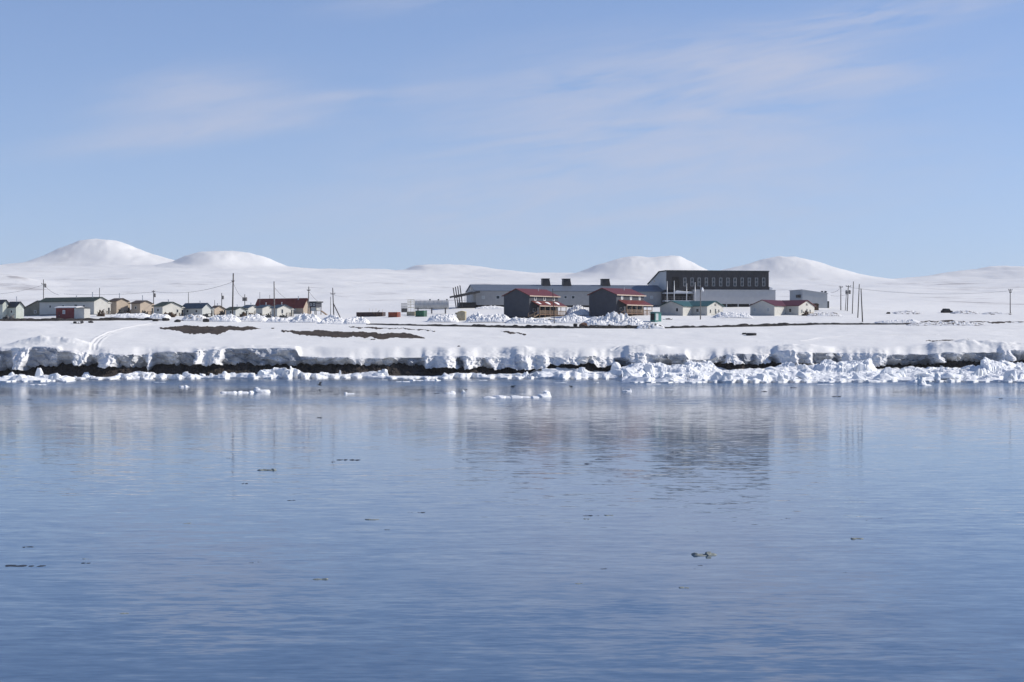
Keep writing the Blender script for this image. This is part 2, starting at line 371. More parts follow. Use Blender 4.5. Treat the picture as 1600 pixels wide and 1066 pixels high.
HILLS = [   # peak px, depth, silhouette
 (150, 6900, [(-60, 425), (0, 420), (45, 409), (75, 398), (100, 385.5), (125, 376.5), (150, 372), (175, 374.5), (195, 381), (215, 391), (240, 400), (265, 406), (300, 416), (330, 425)]),
 (362, 6300, [(215, 433), (240, 427), (270, 412), (290, 403), (310, 396.5), (330, 393), (362, 391.5), (390, 394.5), (410, 400.5), (430, 408.5), (448, 416), (470, 420), (500, 425), (540, 433)]),
 (700, 7000, [(560, 431), (610, 427), (632, 422), (650, 415.5), (680, 414), (700, 414), (725, 414.8), (750, 418), (790, 424), (840, 429.5), (860, 431)]),
 (1010, 6000, [(860, 438), (880, 431), (905, 425), (930, 415), (950, 409), (966, 404.5), (990, 402), (1010, 402), (1045, 400), (1062, 401.5), (1078, 409), (1092, 416), (1110, 424), (1150, 436)]),
 (1217, 5600, [(1060, 436), (1110, 426), (1160, 414), (1190, 406), (1217, 402.5), (1243, 403.5), (1270, 409), (1300, 418), (1340, 430), (1370, 436), (1400, 441)]),
 (1570, 6600, [(1380, 440), (1420, 435), (1450, 431), (1480, 426.5), (1520, 423), (1545, 418), (1570, 418.5), (1600, 416.5), (1660, 416), (1720, 424), (1800, 436)]),
 (-160, 6400, [(-330, 430), (-240, 410), (-160, 402), (-80, 409), (0, 418), (40, 426)]),
 (10, 3600, [(-120, 446), (-50, 436), (0, 429), (25, 430), (60, 437), (110, 447)]),
 (1560, 2600, [(1475, 457), (1500, 455), (1535, 450.5), (1555, 449.6), (1580, 451), (1600, 455), (1640, 459)]),
]
_hl = []
for pc, Yc, sil in HILLS:
    s = np.array(sil, float); mpp = Yc/F
    hb = base_h((s[:, 0]-800)/F*Yc, np.full(len(s), float(Yc)))
    hh = np.maximum(CAMH-(s[:, 1]-533)/F*Yc - hb, 0); hh[0] = 0; hh[-1] = 0
    l = s[:, 0] <= pc; r = s[:, 0] >= pc
    _hl.append((XX(pc, Yc), Yc, mpp, (pc-s[l, 0])[::-1], hh[l][::-1], s[r, 0]-pc, hh[r]))
def hills_h(x, Y):
    z = np.zeros(np.broadcast(x, Y).shape)
    for Xc, Yc, mpp, rl, hl, rr, hr in _hl:
        dx = x-Xc; dy = (Y-Yc)*0.8; d = np.hypot(dx, dy); r = d/mpp
        ang = np.arctan2(dy, dx)
        r = r*(1+0.10*np.sin(ang*3+pc_seed(Xc))*sstep(0, 30, r)*np.abs(np.sin(ang)))
        w = 0.5+0.5*dx/np.maximum(d, 1e-3)
        hz = (1-w)*np.interp(r, rl, hl)+w*np.interp(r, rr, hr)
        z += hz
    return z
def pc_seed(v): return (v*0.37) % 6.28
TRACK = [(146, 547), (147, 540), (153, 531), (165, 523), (180, 516), (200, 511), (218, 507), (238, 503)]
_tr = None
def H(x, Y, detail=True):
    x = np.asarray(x, float); Y = np.asarray(Y, float)
    z = base_h(x, Y)
    near = (Y < 700)
    if near.any():
        num = np.zeros(z.shape); den = np.full(z.shape, 0.25)
        for (a, b, c), q in zip(pads, _pb):
            w = np.exp(-((x-a)**2+(Y-b)**2)/(2*7.0**2)); num += w*q; den += w
        z = z+num/den
    if detail:
        z = z + fbm(x/38, Y/45, 3, 4)*0.9*sstep(474, 520, Y)*(1-0.65*sstep(500, 560, Y)*(1-sstep(680, 800, Y)))
        z = z + fbm(x/7, Y/9, 9, 3)*0.14*sstep(468, 480, Y)
        z = z + fbm(x/14+Y/30, Y/4.5, 13, 3)*0.16*sstep(474, 490, Y)*(1-sstep(535, 600, Y))
        z = z + fbm(x/260, Y/420, 21, 4)*sstep(900, 2500, Y)*10
    z = z + hills_h(x, Y) if (Y > 2000).any() else z
    return z
def Hs(x, Y): return float(H(np.array([x]), np.array([Y]))[0])
def at(px, py, Y0=474.0, Y1=2600.0):
    """the ground point seen at a pixel of the photograph"""
    Ys = np.arange(Y0, Y1, 1.0); xs = (px-800)/F*Ys
    p = 533-(H(xs, Ys)-CAMH)/Ys*F
    k = np.argmax(p <= py)
    Y = Ys[k] if (p <= py).any() else Y0
    return XX(px, Y), float(Y), Hs(XX(px, Y), Y)

# the snow edge along the shore: px0, px1, top py, bottom py of the snow, 1 = slumped and sunlit / 0 = sheer and shaded
EDGE = [(-700, -300, 548, 573, 0), (-300, -200, 550, 575, 1), (-200, -60, 546, 574, 0), (-60, 0, 549, 574, 1),
 (0, 22, 545, 578, 0), (22, 48, 544, 577, 1), (48, 95, 542, 573, 0), (95, 118, 547, 567, 0), (118, 140, 550, 572, 1), (140, 155, 552, 569, 0),
 (155, 182, 552, 574, 1), (182, 230, 552, 575, 0), (230, 241, 551, 578, 1), (241, 305, 549, 570, 0), (305, 350, 547, 570, 1),
 (350, 467, 544.5, 570, 0), (467, 550, 557, 569.5, 0), (550, 590, 560, 571, .4), (590, 663, 558.5, 571, 0), (663, 712, 556, 575, 1),
 (712, 724, 555, 575, 0), (724, 745, 556, 576, 1), (745, 760, 557, 574, .2), (760, 803, 558, 576, 1), (803, 816, 553, 577, .6), (816, 855, 555, 577, 1), (855, 905, 558, 570, 1), (905, 932, 555.5, 568, 0),
 (932, 962, 558, 573, 1), (962, 980, 558, 572, 0), (980, 1018, 552, 573, 1), (1018, 1075, 553, 572, 0), (1075, 1115, 562, 571, 1), (1115, 1134, 556, 568, 0),
 (1134, 1152, 553, 569, 1), (1152, 1182, 553, 568, 0), (1182, 1199, 554, 569, 1), (1199, 1212, 553, 567, 0), (1212, 1245, 548, 568, 1), (1245, 1262, 550, 567, .3), (1262, 1268, 550, 568, 1), (1268, 1308, 550.5, 568, 0),
 (1308, 1386, 552, 572, 1), (1386, 1460, 553, 570, 0), (1460, 1474, 552, 568, 1), (1474, 1562, 551, 565, 0), (1562, 1582, 546, 565, 1), (1582, 1660, 546, 563, 0),
 (1660, 1780, 549, 570, 1), (1780, 1900, 548, 570, 0), (1900, 2000, 550, 572, 1), (2000, 2300, 548, 570, 0)]
_epx = np.arange(-700, 2301, 1.0)
def _edge(k):
    v = np.zeros(len(_epx))
    for e in EDGE: v[(_epx >= e[0]) & (_epx <= e[1])] = e[k]
    ww = np.hanning({2: 13, 3: 11, 4: 13}[k]); ww /= ww.sum()
    return np.convolve(np.pad(v, len(ww)//2, mode='edge'), ww, 'valid')
_et, _eb, _ek = _edge(2), _edge(3), _edge(4)
YB = 466.0
def edge(px):
    t = np.interp(px, _epx, _et); b = np.interp(px, _epx, _eb); k = np.interp(px, _epx, _ek)
    t = t+vnoise(px/7, 0*px, 5)*1.6*k+vnoise(px/3, 0*px, 6)*1.0*k + vnoise(px/30, 0*px, 7)*1.5 + vnoise(px/8, 0*px, 12)*1.2*(1-k)
    b = b+vnoise(px/6, 0*px, 15)*4.0+vnoise(px/2.2, 0*px, 16)*2.0
    Yt = YB + vnoise(px/60, 0*px, 8)*5 + vnoise(px/17, 0*px, 11)*2.0 - k*0.5
    return Yt, CAMH-(t-533)/F*Yt, CAMH-(b-533)/F*Yt, k
_trp = np.array([(XX(p, y), y) for p, y in [(146, 470), (147, 478), (153, 488), (165, 498), (180, 508), (200, 517), (218, 525), (240, 534)]])
_more = [[(XX(p, y), y) for p, y in q] for q in ([(1255, 487), (1285, 494), (1320, 499), (1380, 501), (1460, 500)], [(958, 471), (985, 477), (1030, 481), (1085, 482), (1180, 486)], [(560, 486), (640, 494), (760, 497), (900, 500)])]
def track(x, Y):
    """pair of snowmobile ruts with berms"""
    d = np.full(x.shape, 99.0)
    for (ax, ay), (bx, by) in zip(_trp[:-1], _trp[1:]):
        vx, vy = bx-ax, by-ay; t = np.clip(((x-ax)*vx+(Y-ay)*vy)/(vx*vx+vy*vy), 0, 1)
        d = np.minimum(d, np.hypot(x-ax-t*vx, Y-ay-t*vy))
    for tr in _more:
        e = np.full(x.shape, 99.0)
        for (ax, ay), (bx, by) in zip(tr[:-1], tr[1:]):
            vx, vy = bx-ax, by-ay; t = np.clip(((x-ax)*vx+(Y-ay)*vy)/(vx*vx+vy*vy), 0, 1)
            e = np.minimum(e, np.hypot(x-ax-t*vx, Y-ay-t*vy))
        d = np.minimum(d, e+.35)
    return 0.13*np.exp(-((d-1.0)/0.3)**2) - 0.16*np.exp(-((d-0.55)/0.28)**2) + 0.06*np.exp(-(d/0.25)**2)
MOUNDS = [(82, 476, 8.5, 3.0, 2.3), (1530, 474, 13, 4.0, 1.7), (410, 471, 12, 3, .5), (1000, 471, 7, 3, .9), (808, 471, 3.5, 2.5, .8), (1240, 472, 7, 3, .9)]
def build_snowfield():
    pxs = np.concatenate([np.arange(-700, -20, 8.0), np.arange(-20, 1620, 2.0), np.arange(1620, 2301, 8.0)])
    rows = np.concatenate([np.arange(YB, 474, 0.3), np.arange(474, 560, 0.5), np.arange(560, 640, 0.8)])
    far = [640.0]
    while far[-1] < 2500: far.append(far[-1]*1.0042)
    rows = np.concatenate([rows, far])
    PX, RW = np.meshgrid(pxs, rows)
    Yt, Zt, Zb, k = edge(pxs)
    f = 1-sstep(YB, 492, RW)
    Yv = RW+(Yt-YB)[None, :]*f
    Xv = (PX-800)/F*Yv
    Z = H(Xv, Yv)
    m = RW < 500
    z0 = Z[0, :]
    Z = Z + (Zt-z0)[None, :]*(1-sstep(YB, 475, RW))
    Z += np.where(RW < 545, track(Xv, Yv), 0)
    for p, y, rx, ry, hh in MOUNDS:
        e = np.exp(-((Xv-XX(p, y))/rx)**4-((Yv-y)/ry)**2)
        Z += hh*e*(0.9+.12*blocks(Xv/1.2, Yv/1.2, 31, 0.8)+.45*fbm(Xv/4, Yv/3, 33, 5)) * sstep(YB-0.1, YB+1.2, RW)
    rough = (1-sstep(YB+1, YB+9, RW))*sstep(YB, YB+0.6, RW)*k[None, :]
    Z += rough*(blocks(Xv/0.6, Yv/0.8, 41, 1.0)-0.35)*0.16
    o = grid('snowfield', Xv, Yv, Z, M['snow'], True, 'structure')
    r0 = rows[-1]
    pxs2 = np.concatenate([np.arange(-700, -20, 10.0), np.arange(-20, 1620, 2.5), np.arange(1620, 2301, 10.0)])
    hr = [r0]
    while hr[-1] < 4300: hr.append(hr[-1]*1.006)
    hr = np.concatenate([hr, np.arange(hr[-1]+14, 7700, 14.0), [8000, 8300]])
    P2, R2 = np.meshgrid(pxs2, hr); X2 = (P2-800)/F*R2
    Z2 = H(X2, R2); hl = hills_h(X2, R2)
    Z2 = Z2 + fbm(X2/70, R2/110, 51, 5)*np.clip(hl*0.065, 0, 5.0) + fbm(X2/22, R2/60, 53, 3)*np.clip(hl*.03, 0, 1.6)
    Z2[0] -= 1.0
    grid('hills', X2, R2, Z2, M['hill_snow'], True, 'structure')
build_snowfield()

def build_bank():
    px = np.arange(-700, 2301, 1.0); Yt, Zt, Zb, k = edge(px)
    nv = 46; v = np.linspace(0, 1, nv)[:, None]
    x0 = (px-800)/F*Yt
    hgt = (Zt-Zb)[None, :]
    S, V = np.meshgrid(px*0.15, v[:, 0]); K = np.interp(px[None, :]+16*(V-.35)*vnoise(px/21, 0*px, 59)[None, :]*2+4*vnoise(px[None, :]/4, V*6, 58), px, k)
    zz = Zt[None, :]-hgt*V
    shade = -0.55*sstep(0, .12, V)*(1-V) + 1.0*V**2 + fbm(S/2.2, zz/1.6, 61, 4)*1.2*sstep(0, .15, V) + fbm(S/8, zz/7, 67, 2)*2.6*sstep(0, .1, V) + (blocks(S/2.6+zz*.15, zz/2.0, 63, 1.4)-.4)*1.25*sstep(0, .15, V) + (blocks(S/.8, zz/.7, 65, 1.2)-.4)*.3*sstep(0, .15, V)
    lit = -hgt*(1.15*V**0.95) + (blocks(S/.85, zz/0.6, 71, 1.2)-0.4)*0.28*sstep(0, .08, V) + fbm(S/2.2, zz/3.5, 77, 4)*1.5*sstep(0, .2, V) + (blocks(S/.42, zz/.36, 75, 1.2)-0.4)*.22*sstep(0, .06, V)
    yo = shade*(1-K)+lit*K
    Yv = Yt[None, :]+yo
    Xv = x0[None, :]+0*V + fbm(S/1.5, zz/1.5, 81, 3)*0.5*sstep(0, .1, V)
    # underside, running back under the snow
    ur = np.array([0.6, 1.6, 3.5])[:, None]
    Xu = np.repeat(Xv[-1:], 3, 0); Yu = np.maximum(Yv[-1:], Yv[-1:]) + ur*(1+K[:3]*1.2); Zu = zz[-1:]+np.array([0.12, 0.3, 0.5])[:, None]
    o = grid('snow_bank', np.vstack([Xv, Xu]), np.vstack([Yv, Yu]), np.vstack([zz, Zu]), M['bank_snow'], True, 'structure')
    # shade painted into the colour of sheer faces, with aged grey snow low down
    shade_mix = (1-K)*sstep(0.0, .10, V)*(.74+.5*fbm(S/2.5, zz/.7, 88, 4)+1.1*fbm(S/5, zz/2.5, 86, 4)) + sstep(.7, 1.0, V)*.45*(vnoise(S/1.3, zz, 89)+.5)
    shade_mix = np.vstack([shade_mix, np.ones((3, len(px)))])
    at_ = o.data.attributes.new('shade_and_old_snow', 'FLOAT', 'POINT'); at_.data.foreach_set('value', np.clip(shade_mix, 0, 1).astype(np.float32).ravel())
    # dark earth of the eroded shore under the snow
    t = np.linspace(0, 1, 22)[:, None]
    S2, T2 = np.meshgrid(px*0.15, t[:, 0])
    Ye = Yt[None, :]+3.5 - T2*7.0 + fbm(S2/1.8, T2*4, 91, 4)*1.6
    Ze = (Zb+1.3)[None, :]*(1-T2)**0.9 - 0.15*T2 + (blocks(S2/1.0, T2*5, 95, 1.0)-.4)*0.55*np.sin(np.pi*T2)
    grid('earth_bank', np.repeat(x0[None, :], 22, 0), Ye, Ze, M['earth'], False, 'structure')
build_bank()

# ------------------------------------------------------------------ water
def water_mat():
    m, N, L, b = new_mat('sea_water')
    b.inputs['Base Color'].default_value = (0.026, 0.064, 0.125, 1); b.inputs['Roughness'].default_value = 0.04
    b.inputs['IOR'].default_value = 1.333
    g = N.new('ShaderNodeNewGeometry'); sp = N.new('ShaderNodeSeparateXYZ'); L.new(g.outputs['Position'], sp.inputs[0])
    def m2(op, a, b_=None, c=None):
        n = N.new('ShaderNodeMath'); n.operation = op
        for i, v in enumerate((a, b_, c)):
            if v is None: continue
            if isinstance(v, (int, float)): n.inputs[i].default_value = v
            else: L.new(v, n.inputs[i])
        return n.outputs[0]
    warp = noise_node(N, L, mapped(N, L, (0.006, 0.012, 1)), 1, 4)
    yy = m2('ADD', sp.outputs[1], m2('MULTIPLY', m2('SUBTRACT', warp.outputs['Fac'], 0.5), 30))
    def band(c, w): 
        d = m2('DIVIDE', m2('SUBTRACT', yy, c), w); return m2('EXPONENT', m2('MULTIPLY', m2('MULTIPLY', d, d), -1))
    lanes = m2('ADD', m2('MULTIPLY', band(286, 20), 0.7), m2('MULTIPLY', band(404, 36), 1.8))   # wind-ruffled lanes off the shore
    patch = noise_node(N, L, mapped(N, L, (0.012, 0.03, 1)), 1, 4, 0.6)
    calm = m2('ADD', m2('MULTIPLY', ramp(N, L, patch.outputs['Fac'], 0.35, 0.65), 0.5), 0.62)
    far = ramp(N, L, sp.outputs[1], 95, 200)
    amp = m2('ADD', m2('MULTIPLY', m2('MULTIPLY', calm, 0.14), m2('SUBTRACT', 1.0, m2('MULTIPLY', far, 0.50))), m2('MULTIPLY', lanes, 0.8))
    L.new(m2('ADD', m2('ADD', 0.04, m2('MULTIPLY', far, 0.03)), m2('MULTIPLY', lanes, 0.06)), b.inputs['Roughness'])
    def slope(sc, k):                              # a random slope field; real slopes, so far water blurs as it should
        n = noise_node(N, L, mapped(N, L, sc), 1, 2, 0.5)
        v = N.new('ShaderNodeVectorMath'); v.operation = 'MULTIPLY_ADD'; L.new(n.outputs['Color'], v.inputs[0])
        v.inputs[1].default_value = (k, k, 0); v.inputs[2].default_value = (-k/2, -k/2, 0); return v.outputs[0]
    def vadd(p, q):
        v = N.new('ShaderNodeVectorMath'); v.operation = 'ADD'; L.new(p, v.inputs[0]); L.new(q, v.inputs[1]); return v.outputs[0]
    sl = vadd(vadd(slope((0.5, 1.35, 1), 0.55), slope((1.8, 4.6, 1), 0.42)), slope((0.10, 0.26, 1), 0.10))
    sc = N.new('ShaderNodeVectorMath'); sc.operation = 'SCALE'; L.new(sl, sc.inputs[0]); L.new(amp, sc.inputs['Scale'])
    up_ = N.new('ShaderNodeVectorMath'); up_.operation = 'ADD'; up_.inputs[1].default_value = (0, 0, 1); L.new(sc.outputs[0], up_.inputs[0])
    nn = N.new('ShaderNodeVectorMath'); nn.operation = 'NORMALIZE'; L.new(up_.outputs[0], nn.inputs[0]); L.new(nn.outputs[0], b.inputs['Normal'])
    return m
M['water'] = water_mat()
wx, wy = np.meshgrid(np.linspace(-900, 900, 25), np.linspace(-400, 480, 25))
grid('sea', wx, wy, 0*wx, M['water'], True, 'structure')

# ------------------------------------------------------------------ ice along the shore
ICE = [(-700, 597, 1.6), (0, 597, 1.7), (105, 597, 1.5), (118, 593, .5), (178, 593, .5), (186, 592.3, 1.1), (240, 592, 1.3), (350, 592, 1.6), (395, 592, 1.5), (405, 592, 2.2), (465, 592, 2.2),
       (475, 591.6, 1.2), (540, 591, .9), (560, 591, 1.5), (610, 592, 1.2), (700, 591.5, .9), (790, 591.5, .9), (826, 592, .9), (838, 592.5, 1.7), (915, 592.5, 1.7), (925, 592, 1.1), (965, 593, 1.3), (972, 598, 1.5),
       (1040, 598.5, 1.8), (1200, 598.5, 1.9), (1400, 597, 2.1), (1600, 598, 2.2), (2300, 599, 2.2)]
_ip = np.array(ICE, float)
def ice_front(px): return CAMH*F/(np.interp(px, _ip[:, 0], _ip[:, 1])+vnoise(px/9, 0*px, 101)*1.2-533)
def build_shore_ice():
    px = np.concatenate([np.arange(-500, -10, 4.0), np.arange(-10, 1610, 1.6), np.arange(1610, 2101, 4.0)])
    t = np.concatenate([[0, 0.0005], np.linspace(0.012, 1, 120)])
    PX, TT = np.meshgrid(px, t)
    Yf = ice_front(px)[None, :]; Yb = YB-0.5+0*Yf
    Yv = Yf+(Yb-Yf)*TT; Xv = (PX-800)/F*Yv
    amp = (np.interp(px, _ip[:, 0], _ip[:, 2])*.84)[None, :]
    wide = sstep(12, 40, Yb-Yf)
    prof = sstep(0, 0.10, TT)*0.75+0.25
    prof = prof*(1-wide) + wide*(0.35+0.45*sstep(0, .25, TT)+0.7*sstep(.45, 1.0, TT))*np.where(PX < 500, 1-0.7*sstep(.35, .8, TT), 1)
    prof = np.where((PX > 500), prof, prof*(1-0.75*sstep(0.55, 1.0, TT)))
    wx_ = fbm(Xv/3, Yv/3, 109, 2)*2.2; b1 = blocks((Xv+wx_)/7.5, (Yv+wx_)/9.0, 111, 0.8, 1.9); b2 = blocks((Xv+wx_)/3.1, (Yv-wx_)/3.6, 121, 1.0, 1.7); b3 = blocks(Xv/1.1, Yv/1.3, 131, 1.1, 1.3)
    jam = .18+.95*sstep(-.16, .2, fbm(Xv/11, Yv/13, 151, 3))
    Z = 0.12+amp*prof*(0.2+jam*(0.70*b1+0.26*b2+0.10*b3*(.4+b1))+.20*fbm(Xv/1.3, Yv/1.6, 141, 4))
    Z = Z+sstep(955, 1020, PX)*(1.15*sstep(.45, .95, TT)+.15*sstep(.1, .4, TT))*(.75+.5*(fbm(Xv/9, Yv/12, 161, 3)+.5)) + sstep(825, 850, PX)*(1-sstep(955, 1020, PX))*1.0*sstep(.3, .9, TT)
    Z = np.maximum(Z, 0.10+0.05*b2); Z[0] = -0.6
    o = grid('shore_ice', Xv, Yv, Z, M['ice'], False)
    tag(o, 'broken sea ice jumbled along the foot of the snow bank', 'shore ice', kind='stuff')
    o['kind'] = 'stuff'
build_shore_ice()

def hull(bm, rnd, cx, cy, z0, w, d, h, n=16, lean=0.0):
    """one angular lump: the convex hull of scattered points, broken up a little"""
    vs = []
    for k in range(n):
        a = 2*math.pi*(k+rnd.uniform(-.3, .3))/n; top = k % 2
        r = rnd.uniform(.7, 1.0) if not top else rnd.uniform(.3, .85)
        zz = h*(rnd.uniform(.4, 1.0) if top else rnd.uniform(-.02, .2))
        vs.append(bm.verts.new((cx+math.cos(a)*r*w/2+lean*zz, cy+math.sin(a)*r*d/2, z0+zz)))
    for k in range(3):
        vs.append(bm.verts.new((cx+rnd.uniform(-.22, .22)*w+lean*h, cy+rnd.uniform(-.22, .22)*d, z0+h*rnd.uniform(.85, 1.0))))
    for k in range(6):
        a = 2*math.pi*k/6; vs.append(bm.verts.new((cx+math.cos(a)*w*.42, cy+math.sin(a)*d*.42, z0-.35*min(1, h+.1))))
    r = bmesh.ops.convex_hull(bm, input=vs)
    dead = [g for g in r['geom_interior'] if isinstance(g, bmesh.types.BMVert)] + [g for g in r['geom_unused'] if isinstance(g, bmesh.types.BMVert)]
    if dead: bmesh.ops.delete(bm, geom=list(set(dead)), context='VERTS')
def ice_chunk(px, py, wpx, hpx, seed, label, mat='ice', depth=0.8, group=None, name='ice_block', lumps=3, flat=False, Yfix=None, z=-0.1, cat='ice block', rough=1.0):
    """one piece of ice floating or grounded with its waterline at (px, py)"""
    rnd = random.Random(seed)
    Y = Yfix or CAMH*F/(py-533); m = Y/F; w = wpx*m; h = hpx*m
    X = XX(px, Y); d = w*depth
    bm = bmesh.new()
    if flat:
        n = max(2, lumps)
        for i in range(n):
            ww = w/n*(rnd.uniform(.7, 2.3) if mat == 'kelp' else rnd.uniform(1.5, 2.5)); hull(bm, rnd, -w/2+w*(i+.5)/n, rnd.uniform(-.12, .12)*d, 0, ww, d*rnd.uniform(.5, 1.0), h*rnd.uniform(.5, 1.0), 12)
    else:
        hull(bm, rnd, 0, 0, 0, w, d, h*(.55 if lumps > 1 else 1.0), 18)
        for i in range(lumps-1):
            ww = w*rnd.uniform(.34, .6); hh = h*(1.0 if i == 0 else rnd.uniform(.6, .9))
            hull(bm, rnd, rnd.uniform(-.3, .3)*w, rnd.uniform(-.2, .25)*d, 0, ww, d*rnd.uniform(.4, .7), hh, 14, rnd.uniform(-.15, .15))
    big = max(w, h)
    if wpx > 9 and rough > 0:
        bmesh.ops.subdivide_edges(bm, edges=bm.edges[:], cuts=3 if wpx > 18 else 2, use_grid_fill=True)
        co = np.array([v.co[:] for v in bm.verts]); s_ = 2.2/max(min(w, 3.0), .4)
        dn = fbm(co[:, 0]*s_+seed, co[:, 2]*s_*1.3+co[:, 1]*s_, seed % 97, 4)*.26*min(h, 1.4)*rough
        dx = fbm(co[:, 1]*s_+seed*2, co[:, 2]*s_+co[:, 0]*s_, seed % 89, 4)*.26*min(h, 1.4)*rough
        for v, a_, b_ in zip(bm.verts, dn, dx): v.co.z += a_; v.co.x += b_; v.co.y += a_-b_
    bmesh.ops.recalc_face_normals(bm, faces=bm.faces)
    me = bpy.data.meshes.new(name); bm.to_mesh(me); bm.free(); me.materials.append(M[mat])
    o = bpy.data.objects.new(name, me); C.objects.link(o)
    o.location = (X, Y+(d*.35 if name == 'ice_block' else 0), z); o.rotation_euler[2] = rnd.uniform(-.12, .12)
    return tag(o, label, cat, group)

# floes afloat off the shore
for a in [
 (289, 605, 22, 4.2, 1, 'small white floe afloat between the shore ice and the left double floe'),
 (371, 614, 48, 4.5, 2, 'flat white floe afloat touching the rounded lump at its right end'),
 (409, 613, 30, 9.5, 3, 'rounded white ice lump at the right end of a flat floe'),
 (546, 615.5, 22, 3.6, 4, 'small low floe afloat to the right of the flying bird'),
 (703, 615, 24, 5, 5, 'white floe low on the water left of the tiny upright ice lump'),
 (724, 614.5, 11, 7, 6, 'tiny upright ice lump at the right end of a low floe'),
 (800, 621.5, 84, 5.0, 7, 'longest flat white floe, with a knobbly lump on its right end'),
 (848, 620, 30, 11, 8, 'knobbly ice lump standing on the right end of the longest floe'),
 (979, 612, 20, 5.5, 9, 'small white floe afloat in front of the big rounded ice mass'),
 (1044, 608.5, 16, 1.6, 10, 'barely awash thin white floe right of the small white floe'),
 (876, 598.5, 14, 1.8, 11, 'thin sliver of ice awash in front of the shaded ice mound'),
 (930, 598.5, 9, 1.8, 12, 'tiny ice sliver awash left of the big rounded ice mass'),
 (664, 595, 46, 3, 13, 'thin broken floe close to the dark middle shore'),
 (683, 595.5, 12, 6.5, 14, 'little pointed ice lump on a thin broken floe'),
 (755, 595, 14, 2, 15, 'small ice sliver awash under the dark middle shore'),
 (1020, 600.5, 18, 2.2, 18, 'thin floe awash just in front of the big rounded ice mass'),
 (628, 597, 20, 2.2, 19, 'low floe awash under the right tundra patch'),
 (250, 597.5, 16, 2.0, 20, 'thin floe close to the low left shore ice'),
 (60, 601.5, 24, 2.2, 21, 'thin floe awash off the left ice shelf'),
 (1290, 601.5, 22, 2.4, 22, 'thin floe awash off the middle of the right ice field'),
 (1443, 602.5, 30, 5, 16, 'flat topped floe afloat just off the right hand ice field'),
 (1438, 600, 9, 16, 17, 'narrow upright ice pinnacle behind the flat topped right floe')]:
    ice_chunk(a[0], a[1], a[2], a[3], a[4]+300, a[5], depth=1.1, group='ice floes afloat off the shore', name='ice_floe', cat='ice floe', lumps=6 if a[2] > 40 else 3 if a[2] > 20 else 2, flat=a[2] > 40 or a[3] < 3, rough=.6)
# larger blocks grounded in the shore ice: px, waterline py, width, height, depth ratio
for i, a in enumerate([
 (40, 597, 78, 15, 'broad slab like ice block at the left edge of the shore ice'),
 (92, 596.5, 48, 17, 'rounded ice block ending the left ice shelf beside the dark earth'),
 (60, 589, 16, 20, 'pointed ice block leaning on the left snow bank'),
 (205, 592, 40, 9, 'low ice block right of the darkest earth gap'),
 (280, 592, 40, 11, 'ragged ice block in the low ridge under the white gabled house'),
 (350, 591, 34, 14, 'peaked ice block in the low ridge under the shaded snow wall'),
 (420, 592, 36, 17, 'smooth grey sided ice block left of the tall double block'),
 (447, 591, 30, 21, 'tall double topped ice block under the end of the shaded snow wall'),
 (455, 590, 12, 22, 'small horn of ice on the tall double topped block'),
 (531, 586, 5, 15, 'thin white ice spike standing upright against dark earth'),
 (566, 590, 44, 8, 'low ice block between the ice spike and the tilted block'),
 (592, 589, 26, 17, 'tilted squarish ice block standing before dark earth'),
 (655, 590, 40, 6, 'low ice block under the brown tundra patch'),
 (772, 590, 44, 7, 'low ice block below the slumped middle snow bank'),
 (862, 588, 62, 17, 'shaded blue ice mound right of the middle dark shore'),
 (905, 588, 32, 19, 'bright rough ice block at the right of the shaded mound'),
 (1000, 598, 58, 21, 'big rounded ice mass with a blue shaded left side'),
 (1040, 598, 44, 18, 'sunlit right shoulder of the big rounded ice mass'),
 (1012, 588, 24, 26, 'upright lump behind the big rounded ice mass'),
 (1140, 598, 62, 21, 'blue shaded ice block with a sunlit crest in the right field'),
 (1185, 598, 40, 24, 'bright ice block beside the blue shaded one in the right field'),
 (1125, 583, 20, 20, 'pale ice hump standing at the back of the right field'),
 (1210, 594, 40, 16, 'stepped ice block below the second sheer snow face'),
 (1245, 584, 22, 20, 'pointed ice block under the sheer snow face'),
 (1316, 580, 28, 24, 'tall ice block leaning against the slumped bank'),
 (1330, 597, 56, 15, 'wide ice block with a shaded hollow in the right field'),
 (1398, 594, 44, 24, 'steep ice block with a dark left face in the right field'),
 (1432, 599, 34, 12, 'low ice block behind the flat topped right floe'),
 (1470, 590, 34, 22, 'large pale ice block in the middle of the right field'),
 (1515, 585, 40, 24, 'rounded ice block below the right snow mound'),
 (1545, 597, 60, 12, 'long low ice shelf at the front of the right field'),
 (1585, 586, 30, 24, 'ice block at the right edge under the sheer snow'),
 (1596, 596, 30, 14, 'ice block cut off by the right edge of the view')]):
    ice_chunk(a[0], a[1], a[2]*1.1, a[3]*.87, 500+i, a[4], depth=0.8, group='large blocks in the shore ice', z=-0.1, lumps=1 if a[2] < 20 else 3, Yfix=(None if a[1] > 589 else min(CAMH*F/(a[1]-533), 458 + (a[1] % 3))))
